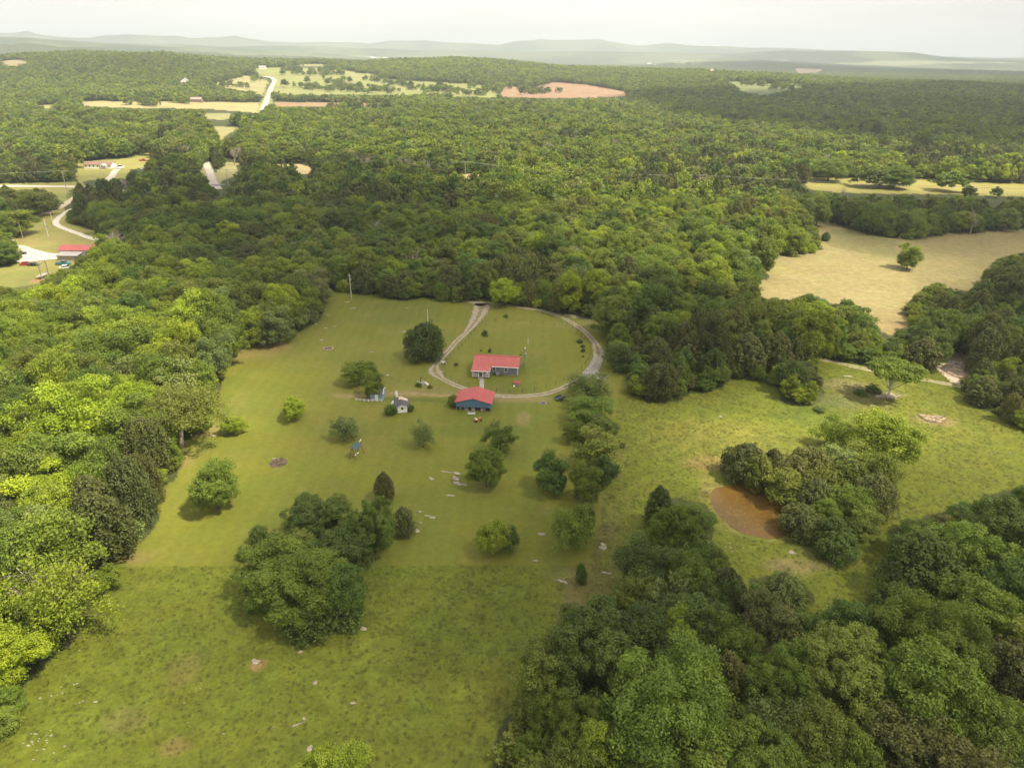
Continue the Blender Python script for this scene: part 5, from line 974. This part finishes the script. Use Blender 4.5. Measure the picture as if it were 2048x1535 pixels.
# well, cistern, trough
e = empty('stone_well', G(841, 768), 0, label='round pale stone well with black pump beside a plank trough', cat='well'); MB().lathe([(.95, 0), (.95, .8), (.6, .82), (.6, .6), (.05, .6)], n=16).build('wall', ROCK, e); MB().tube([(.1, .2, .6), (.1, .2, 1.9), (.5, .2, 2.0)], .12).build('pump', DKPAINT, e)
e = empty('plank_trough', G(852, 767), -.9, label='whitish plank trough lying beside the stone well', cat='trough'); MB().box(-1.0, 1.0, -.22, .22, 0, .08).build('bottom_board', WHITE, e); MB().box(-1.0, 1.0, -.27, -.22, 0, .3).box(-1.0, 1.0, .22, .27, 0, .3).build('side_board', WHITE, e)
e = empty('cistern', G(1034, 769), 0, label='round concrete cistern with dull red lid in the yard before the house', cat='cistern'); MB().lathe([(.95, 0), (.95, .65)], n=18).build('drum', CONC, e); MB().lathe([(1.05, .65), (1.05, .74), (.1, .95)], n=18).build('lid', simple('rusty_lid', (.26, .06, .05), .7, var=.25, scale=3), e)
e = empty('bird_feeder', G(1028, 783), 0, label='small pale feeder on a thin post beside the near drive', cat='feeder'); MB().tube([(0, 0, 0), (0, 0, 1.5)], .04).build('post', WOODG, e); MB().box(-.2, .2, -.2, .2, 1.5, 1.8).build('house_box', WHITE, e)
e = empty('garden_cart', G(886, 728), .4, label='white garden frame with wheels beside the left drive bend', cat='cart'); MB().tube([(-1, 0, .3), (-.4, 0, 1.0), (.5, .1, .9), (1.1, 0, .4)], .05).tube([(-.4, .4, 1), (-.4, -.4, 1)], .05).build('frame', WHITE, e); MB().box(-.3, .4, -.3, .3, .55, .62).build('tray', WHITE, e)
for k in (-.9, .9): o = MB().lathe([(.3, -.04), (.3, .04)], n=14).build('wheel', STEEL, e); o.rotation_euler = (math.pi/2, 0, 0); o.location = (k, 0, .3)
e = empty('fire_ring', G(1086, 806.5), 0, label='black fire ring of stones in the lawn right of the barn', cat='fire pit')
for k in range(11): t = 2*math.pi*k/11; MB().lathe([(.22, 0), (.2, .15), (.08, .22)], (.75*math.cos(t), .75*math.sin(t), 0), 6).build('stone', CONC, e)
MB().lathe([(.62, .0), (.62, .05)], n=14).build('ash_bed', DKPAINT, e)
e = empty('fire_ring', G(656, 697), 0, label='round stone fire ring in the upper lawn', cat='fire pit')
for k in range(12): t = 2*math.pi*k/12; MB().lathe([(.3, 0), (.28, .18), (.1, .28)], (1.5*math.cos(t), 1.3*math.sin(t), 0), 6).build('stone', ROCKP if k % 3 else CONC, e)
MB().lathe([(1.25, .0), (1.25, .05)], n=14).build('ash_bed', simple('ash', (.12, .09, .08), .95), e)
e = empty('utility_trailer', G(1119, 799), .7, label='dark low trailer parked under the drive-side trees', cat='trailer'); MB().box(-1.2, 1.2, -.7, .7, .45, .55).box(-1.2, 1.2, -.7, -.65, .55, .95).box(-1.2, 1.2, .65, .7, .55, .95).build('bed', simple('dull_teal', (.07, .10, .11), .6), e); MB().tube([(1.2, 0, .5), (2.1, 0, .45)], .05).build('tow_bar', STEEL, e)
for k in (-.8, .8): o = MB().lathe([(.3, -.1), (.3, .1)], n=12).build('wheel', BLACK, e); o.rotation_euler = (math.pi/2, 0, 0); o.location = (0, k, .3)
vehicle('parked_car', G(838, 589), 1.2, 4.5, 1.8, 1.45, DKPAINT, 'dark car half hidden under the trees on the drive entrance', 'car')
# swing set
a_, b_2 = G(706, 918), G(722, 905); sa = math.atan2(b_2[1]-a_[1], b_2[0]-a_[0]); SL = float(np.linalg.norm(b_2-a_)); e = empty('swing_set', a_, sa, label='wooden swing set with blue-green canopy standing in the lawn', cat='swing set')
for xx in (0, SL):
    for yy in (-.9, .9): MB().tube([(xx, yy, 0), (xx, yy*.1, 2.7)], .10, 6).build('leg', REDWOOD, e)
MB().box(-.1, SL+.1, -.08, .08, 2.65, 2.82).build('top_beam', REDWOOD, e); MB().slab([(-.1, -1.0, 2.55), (SL*.75, -1.0, 2.55), (SL*.75, 0, 3.25), (-.1, 0, 3.25)], .05).slab([(-.1, .01, 3.25), (SL*.75, .01, 3.25), (SL*.75, 1.0, 2.55), (-.1, 1.0, 2.55)], .05).build('canopy', simple('blue_green_canvas', (.045, .085, .095), .8, var=.1), e)
for xx in (SL*.3, SL*.62): sw = MB().box(xx-.28, xx+.28, -.14, .14, .55, .6).build('swing_seat', WHITE, e); MB().tube([(xx-.25, 0, .6), (xx-.25, 0, 2.65)], .02, 4).tube([(xx+.25, 0, .6), (xx+.25, 0, 2.65)], .02, 4).build('chain', STEEL, sw)
MB().tube([(SL*.9, 0, 2.2), (SL*.95, 0, 2.9), (SL+.5, 0, 3.2)], .08).build('flag_pole', WHITE, e)
rg = random.Random(4); e = empty('brush_pile', G(557, 925), 0, label='low round heap of grey-pink sticks in the lawn', cat='brush pile'); m1, m2 = MB(), MB()
for k in range(90):
    t = rg.uniform(0, 6.28); q = rg.uniform(0, 1.5); c_ = Vector((q*math.cos(t), q*math.sin(t), .08 + rg.uniform(0, .5)*(1.6 - q))); d_ = Vector((rg.gauss(0, 1), rg.gauss(0, 1), rg.gauss(0, .22))).normalized()*rg.uniform(.5, 1.3); (m1 if k % 2 else m2).tube([c_ - d_, c_ + d_], [.05, .03], 4)
m1.build('pale_sticks', simple('pale_stick', (.25, .19, .155), .9), e); m2.build('dark_sticks', simple('dark_stick', (.11, .075, .055), .9), e); MB().lathe([(1.9, 0), (1.5, .12), (.4, .35)], n=14).build('ash_bed', simple('brush_ash', (.10, .07, .05), .95, var=.3), e)
# poles
def pole(u, vb, vt, label, rad=.13, arms=(), extra=None, mat=POLE, lean=0.0, group='utility poles'):
    p = hit(u, vb); d = math.hypot(p[0], p[1]); tv = ray(u, vt); Hp = p[2]*0 + CH + d*tv[2]/math.hypot(tv[0], tv[1]) - p[2]; e = empty('utility_pole', p, 0, label=label, cat='pole', group=group)
    MB().tube([(0, 0, -.1), (0, 0, Hp)], [rad*1.15, rad*.75], 8).build('shaft', mat, e)
    for z_, w_, rz in arms:
        a = MB().box(-w_, w_, -.07, .07, Hp - z_, Hp - z_ + .14, rz).build('crossarm', POLE, e)
        ins = MB()
        for k in (-.9, -.45, .45, .9): ins.lathe([(.05, 0), (.07, .1), (.04, .2)], (k*w_*math.cos(rz), k*w_*math.sin(rz), Hp - z_ + .14), 6)
        ins.build('insulators', WHITE, a)
    if extra == 'transformer': MB().lathe([(.05, -.02), (.25, 0), (.27, .75), (.1, .85)], (.4, 0, Hp*.55), 12).build('transformer', STEEL, e); MB().tube([(0, 0, Hp-.3), (.2, -.3, Hp)], .05).box(.05, .4, -.5, -.2, Hp-.1, Hp+.12).build('lamp', WHITE, e)
    if extra == 'can': MB().lathe([(.22, 0), (.24, .7), (.1, .8)], (.32, 0, Hp-2.6), 12).build('transformer', STEEL, e)
    return Vector((p[0], p[1], p[2] + Hp)), e
STL = simple('pole_white', (.70, .69, .66), .6)
T1, _ = pole(703, 599, 547, 'tall pale utility pole at the far end of the lawn', .2, ((.9, .45, 0),), 'can'); pole(856, 650, 618, 'thin white pole behind the dense dark round tree', .09, (), None, STL); T3, _ = pole(1048, 732, 695, 'short grey utility pole with lamp beside the house', .13, (), 'transformer', WOODG)
pole(1056, 688, 675, 'short pale stake in the loop lawn behind the house', .06, (), None, STL)
for a in [(46.5,478,443,'brown wooden pole in the neighbour field nearest the gravel yard',.13,(),None,POLE),(96.5,472,438,'white lamp pole in the neighbour field',.16,(),'transformer',STL),(106.5,449,426,'pale pole between the neighbour lane and drive',.13,(),None,STL)]: pole(*a)
p_, e = pole(1725, 640, 626, 'short post at the near edge of the tan field', .1, (), None, POLE)
WP = [(-420,425,355,2),(137,394,340,2),(457,372,338,2),(695,372,340,1.5),(931,372,323,2.2),(1164,378,345,1.5),(1397,384,349,2.4),(2170,428,378,2)]
tops = []
for k, (u, vb, vt, aw) in enumerate(WP):
    tp, e = pole(u, vb, vt, ['', 'tall utility pole with crossarm beside the neighbour road', 'utility pole with crossarm near the road cutting', 'short line pole in front of the grey bare trees', 'line pole beside the small tan clearing', 'short line pole rising from the lime green canopy', 'double line pole standing above the canopy, nearest the white roof', ''][k] or 'line pole outside the view at the wood edge', .2, ((.5, aw, 0.1),)); tops.append((tp, aw))
for off, nm in ((-.9, 'rear'), (.9, 'front'), (0, 'middle')):
    m = MB(); L0 = tops[0][0]
    for (a, wa), (b, wb) in zip(tops[:-1], tops[1:]):
        a, b = a + Vector((off*wa, off*wa*.1, -.2)), b + Vector((off*wb, off*wb*.1, -.2)); pts = [a.lerp(b, k/14) - Vector((0, 0, 4*(k/14)*(1-k/14)*(a-b).length*.006)) - L0 for k in range(15)]; m.tube(pts, .022, 4)
    o = m.build('power_line', simple('wire_metal', (.30, .30, .29), .5)); o.location = L0; tag(o, 'thin pale %s wire of the power line crossing the wood' % nm, 'wire', 'wires of the power line')
# generic buildings
def cabin(name, u, v, w, dp, hw, hr, rz, wall, roof, label, cat='house', axis='x', wins=3, group=None, z=None, small=False):
    p = hit(u, v); p[2] = p[2] if z is None else z; e = empty(name, p, rz, label=label, cat=cat, group=group)
    if axis == 'x':
        MB().prism([(0, -.3), (dp, -.3), (dp, hw), (dp/2, hw+hr), (0, hw)], 'x', -w/2, w/2).build('wall', wall, e); s_ = hr/(dp/2)*.4
        MB().slab([(-w/2-.4, -.4, hw+.05-s_), (w/2+.4, -.4, hw+.05-s_), (w/2+.4, dp/2, hw+hr+.1), (-w/2-.4, dp/2, hw+hr+.1)], .12).slab([(w/2+.4, dp+.4, hw+.05-s_), (-w/2-.4, dp+.4, hw+.05-s_), (-w/2-.4, dp/2+.02, hw+hr+.1), (w/2+.4, dp/2+.02, hw+hr+.1)], .12).build('roof', roof, e)
    else:
        MB().prism([(-w/2, -.3), (w/2, -.3), (w/2, hw), (0, hw+hr), (-w/2, hw)], 'y', 0, dp).build('wall', wall, e); s_ = hr/(w/2)*.4
        MB().slab([(-w/2-.4, -.4, hw+.05-s_), (0, -.4, hw+hr+.1), (0, dp+.4, hw+hr+.1), (-w/2-.4, dp+.4, hw+.05-s_)], .12).slab([(.02, -.4, hw+hr+.1), (w/2+.4, -.4, hw+.05-s_), (w/2+.4, dp+.4, hw+.05-s_), (.02, dp+.4, hw+hr+.1)], .12).build('roof', roof, e)
    if not small:
        for k in range(wins):
            xx = -w/2 + w*(k+.5)/wins
            if abs(xx - w*.08) > .9: window(e, xx-.45, xx+.45, hw*.4, hw*.78, -.005)
        d_ = MB().box(w*.08-.45, w*.08+.45, -.06, -.01, -.1, 2.05).build('door', WOODG, e); MB().box(w*.08+.3, w*.08+.36, -.1, -.06, .95, 1.05).build('handle', STEEL, d_)
    return e
cabin('barn', 152, 514, 14, 8.2, 3.0, 1.3, .0, WHITE, REDROOF, 'neighbour cream barn with long red metal roof', 'barn', wins=4)
p = G(137, 521); h = empty('lean_to_shed', p, 0.0, label='grey-roofed wooden lean-to in front of the neighbour red-roofed barn', cat='shed'); MB().box(-4.4, 3.4, 0, .1, 0, 2.1).box(-4.4, -4.3, .1, 4, 0, 2.2).box(3.3, 3.4, .1, 4, 0, 2.2).build('wall', simple('faded_boards', (.34, .26, .22), .85, var=.25, scale=1.5), h); MB().slab([(-4.7, -.4, 2.15), (4.4, -.4, 2.15), (4.4, 4.2, 2.75), (-4.7, 4.2, 2.75)], .1).build('roof', GREYROOF, h)
for xx in (2.9, 4.2): MB().box(xx-.08, xx+.08, -.25, -.09, 0, 2.1).build('post', WOODG, h)
cabin('mobile_home', 196, 337, 20, 8, 3.0, 1.5, .02, WHITE, BROWNW, 'long white mobile home under a brown roof by the neighbour lawn', wins=7)
p = G(207, 338); h = empty('porch', p, .02, label='small white gabled entrance porch before the mobile home', cat='porch'); MB().prism([(-2.2, 2.4), (2.2, 2.4), (0, 3.6)], 'y', 0, 2.2).build('roof', WHITE, h)
for xx in (-1.9, 1.9): MB().box(xx-.12, xx+.12, .1, .35, 0, 2.4).build('post', WHITE, h)
MB().box(-2, 2, 0, 2.2, 0, .4).build('floor_deck', WOODG, h)
cabin('white_farmhouse', 371, 176, 16, 12, 11, 6, .2, WHITE, GREYROOF, 'tall white farmhouse gable far off among the trees', axis='y', wins=3); cabin('farm_wing', 362, 174, 14, 9, 5, 3.5, .2, WHITE, BROWNW, 'low dark-roofed wing beside the tall white farmhouse', 'farm building', wins=2)
cabin('barn', 392, 205, 17, 9, 4.6, 3.0, 0, BROWNW, simple('pinkish_roof', (.32,.24,.22), .8), 'small brown barn at the edge of the pale mown field', 'barn', wins=2)
cabin('long_barn', 442, 151, 44, 14, 4, 2.5, -.08, GREYROOF, GREYROOF, 'long low grey barn beside the far road', 'barn', wins=4); cabin('shed', 411, 147, 14, 10, 5, 3, 0, IVORY, GREYROOF, 'small cream shed left of the long low grey barn', 'shed', small=True)
cabin('white_shed', 1520, 368, 8.5, 5, 2.4, .9, -.3, WHITE, WHITE, 'white-roofed building showing through the canopy near the double line pole', 'shed', wins=2)
cabin('white_building', 487, 139, 22, 12, 6, 3, 0, WHITE, WHITE, 'white building at the top end of the far road', 'building', small=True)
rg = np.random.default_rng(9)
for k, (u, v) in enumerate([(1796,190),(1770,188),(1905,160),(1925,157),(1940,163),(1958,160),(1975,165),(1990,158),(2005,164),(2020,168),(2034,161),(2044,167),(1700,196),(1760,156),(1790,157),(452,112),(745,117),(770,110),(1300,110),(525,139),(1708,198),(1915,166)]):
    p_ = hit(u, v); s_ = float(np.hypot(p_[0], p_[1]))/2600
    cabin('distant_house', u, v, 17*max(1, s_*.8), 11*max(1, s_*.6), 5*max(1, s_*.6), 3.2, rg.uniform(-.4, .4), WHITE if k % 3 else IVORY, GREYROOF if k % 2 else WHITE, '%s house, %s from the left edge among houses in the hazy valley' % ('white' if k % 3 else 'cream', ordinal(1 + sorted([1796,1770,1905,1925,1940,1958,1975,1990,2005,2020,2034,2044,1700,1760,1790,452,745,770,1300,525,1708,1915]).index(u))), 'house', group='houses in the hazy valley', small=True)
RV = 'vehicles parked at the neighbour farm'
vehicle('parked_car', G(53, 530), .25, 4.4, 1.8, 1.5, RED, 'red car on the grass below the neighbour gravel yard', 'car', group=RV); vehicle('parked_car', G(68, 531), .1, 4.4, 1.8, 1.3, DKPAINT, 'black car beside the red car below the gravel yard', 'car', group=RV); vehicle('pickup_truck', G(127, 529), .05, 5.6, 1.9, 1.7, TEAL, 'teal pickup truck before the wooden lean-to', 'truck', 'truck', group=RV)
vehicle('parked_car', G(132, 537), .4, 4.4, 1.8, 1.5, WHITE, 'white car behind the bushes below the teal truck', 'car', group=RV); vehicle('parked_car', G(41, 509), .7, 4.6, 1.9, 1.5, DKPAINT, 'black car on the neighbour gravel yard', 'car', group=RV); vehicle('parked_car', G(31, 507), .7, 4.6, 1.9, 1.5, WHITE, 'white car beside the big green tree at the gravel yard', 'car', group=RV)
vehicle('pickup_truck', G(240, 337), 1.2, 6.5, 2.3, 2.6, WHITE, 'white truck on the drive by the mobile home', 'truck', 'truck', group=RV); vehicle('parked_car', G(289, 339), .1, 4.8, 1.9, 1.6, WHITE, 'white car at the wood edge right of the mobile home', 'car', group=RV); vehicle('pickup_truck', G(286, 322), .1, 5.6, 2.0, 1.8, RED, 'reddish truck on the lawn behind the mobile home drive', 'truck', 'truck', group=RV)
e = empty('white_shed', G(31, 500), .5, label='white cottage wall peeping from behind the big green tree at the gravel yard', cat='house'); MB().prism([(0, 0), (5, 0), (5, 2.8), (2.5, 4.1), (0, 2.8)], 'x', -9, 0).build('wall', WHITE, e); MB().slab([(-9.3, -.3, 2.75), (.3, -.3, 2.75), (.3, 2.5, 4.2), (-9.3, 2.5, 4.2)], .1).slab([(.3, 5.3, 2.75), (-9.3, 5.3, 2.75), (-9.3, 2.51, 4.2), (.3, 2.51, 4.2)], .1).build('roof', GREYROOF, e)
p = G(84.5, 559); q = G(98, 551); fa = math.atan2(q[1]-p[1], q[0]-p[0]); FW = float(np.linalg.norm(q - p)); e = empty('timber_frame', p, fa, label='tall timber frame of two posts and crossbars beside the neighbour bushes', cat='frame')
for xx in (0, FW): MB().box(xx-.14, xx+.14, -.14, .14, 0, 6.3).build('post', WOODG, e)
for z_ in (4.3, 5.7, 1.9): MB().box(.14, FW-.14, -.08, .08, z_, z_+.2).build('crossbar', WOODG, e)
MB().box(.14, FW-.14, .09, 2.2, 1.0, 1.12).build('platform', simple('pale_boards', (.48,.42,.36), .85), e)

# ------------------------------------------------------------------ unseen clouds, shaped to throw shade on the ground (above and outside the haze)
cm_, n, l = newmat('cloud_vapour'); vs_ = n.new('ShaderNodeVolumeScatter'); vs_.inputs['Color'].default_value = (1, 1, 1, 1); vs_.inputs['Density'].default_value = .034; vs_.inputs['Anisotropy'].default_value = .5; o_ = n.new('ShaderNodeOutputMaterial'); l.new(vs_.outputs[0], o_.inputs['Volume'])
def cloud(px, cell, soft, alt=620.0, thick=90.0, k=1.0, seed=0):
    alt = 620.0 if seed < 6 else 1700.0; P = np.array([hit(*q)[:2] for q in px]) + SDIR[:2]/SDIR[2]*alt; lo, hi = P.min(0) - 3*soft, P.max(0) + 3*soft
    gx_, gy_ = np.meshgrid(np.arange(lo[0], hi[0], cell), np.arange(lo[1], hi[1], cell), indexing='ij'); wob = (fbm(gx_/(soft*1.6), gy_/(soft*1.6), 90 + seed, 3) - .5)*soft*1.6
    m = inpoly(gx_ + wob, gy_ + wob[::-1, ::-1], P).astype(float); w = max(1, int(soft/cell))
    for _ in range(3):
        for ax in (0, 1):
            c = np.cumsum(np.pad(m, [(w+1, w) if i == ax else (0, 0) for i in (0, 1)]), axis=ax); m = (np.take(c, np.arange(2*w+1, c.shape[ax]), ax) - np.take(c, np.arange(0, c.shape[ax]-2*w-1), ax))/(2*w+1)
    t = thick*k*np.clip((m - .03)/.97, 0, 1)*(.75 + .5*fbm(gx_/(soft*1.2), gy_/(soft*1.2), 7 + seed, 4)); on = t > 1.0; idx_ = -np.ones(t.shape, int); V, Fc = [], []
    cells = on[:-1, :-1] & on[1:, :-1] & on[:-1, 1:] & on[1:, 1:]; use = np.zeros(t.shape, bool)
    for a, b in ((0, 0), (1, 0), (0, 1), (1, 1)): use[a:a+cells.shape[0], b:b+cells.shape[1]] |= cells
    ii, jj = np.nonzero(use); idx_[ii, jj] = np.arange(len(ii)); nn = len(ii)
    V = np.concatenate([np.stack([gx_[ii, jj], gy_[ii, jj], alt + .65*t[ii, jj]], 1), np.stack([gx_[ii, jj], gy_[ii, jj], alt - .35*t[ii, jj]], 1)])
    ci, cj = np.nonzero(cells)
    for i, j in zip(ci, cj):
        a, b, c, d = idx_[i, j], idx_[i+1, j], idx_[i+1, j+1], idx_[i, j+1]; Fc.append((a, b, c, d)); Fc.append((d+nn, c+nn, b+nn, a+nn))
        for (p1, p2, di, dj) in ((a, b, 0, -1), (b, c, 1, 0), (c, d, 0, 1), (d, a, -1, 0)):
            i2, j2 = i + di, j + dj
            if not (0 <= i2 < cells.shape[0] and 0 <= j2 < cells.shape[1] and cells[i2, j2]): Fc.append((p2, p1, p1+nn, p2+nn))
    o = meshobj('clouds', V, Fc, cm_); tag(o, kind='stuff'); return o
CLOUDS = [
 ([(180,1140),(600,1150),(1150,1150),(1180,1300),(1000,1700),(600,1800),(560,1500),(300,1450),(200,1330)], 6, 16, .42, 0.5),  # thin unseen cloud added to darken the lower pasture
 ([(640,590),(1000,610),(1240,640),(1330,700),(1330,800),(1260,900),(1290,960),(1400,1000),(1200,1180),(900,1130),(700,1130),(560,1120),(560,1000),(620,900),(640,800),(640,700),(560,640)], 6, 16, .55, 0),
 ([(140,352),(400,345),(700,352),(900,375),(1010,440),(1000,540),(1000,600),(700,590),(560,640),(420,600),(300,560),(200,500),(140,440)], 10, 26, .5, 1),
 ([(1240,640),(1500,620),(1640,690),(1640,770),(1480,760),(1330,790),(1250,720)], 6, 16, .5, 2),
 ([(1590,400),(2400,400),(2400,500),(2048,520),(1850,500),(1650,470)], 10, 24, .7, 3),
 ([(1040,1290),(1200,1200),(1350,990),(1450,1090),(1520,1150),(1700,1230),(1800,1040),(1960,960),(2200,960),(2200,1700),(950,1700)], 6, 12, .5, 4),
 ([(1980,560),(2200,560),(2200,900),(2060,860),(1990,800),(1970,700)], 8, 18, .8, 5),
 ([(1290,193),(1500,196),(1700,185),(2400,165),(2400,330),(2048,315),(1800,285),(1600,268),(1480,240),(1360,212)], 30, 60, 2.6, 6),
 ([(1400,118),(1600,127),(2400,140),(2400,158),(1900,152),(1600,146),(1440,128)], 90, 180, 1.2, 7),
]
for px, ce, so, k, sd in CLOUDS: cloud(px, ce, so, k=k, seed=sd)

# ------------------------------------------------------------------ haze
hm, n, l = newmat('haze_air'); pv = n.new('ShaderNodeVolumePrincipled'); pv.inputs['Color'].default_value = (.70, .77, .90, 1); pv.inputs['Density'].default_value = 1.2e-4; pv.inputs['Anisotropy'].default_value = .2; o_ = n.new('ShaderNodeOutputMaterial'); l.new(pv.outputs[0], o_.inputs['Volume'])
o = MB().box(-27000, 27000, -27000, 27000, -6, 480).build('haze', hm); tag(o, kind='stuff')
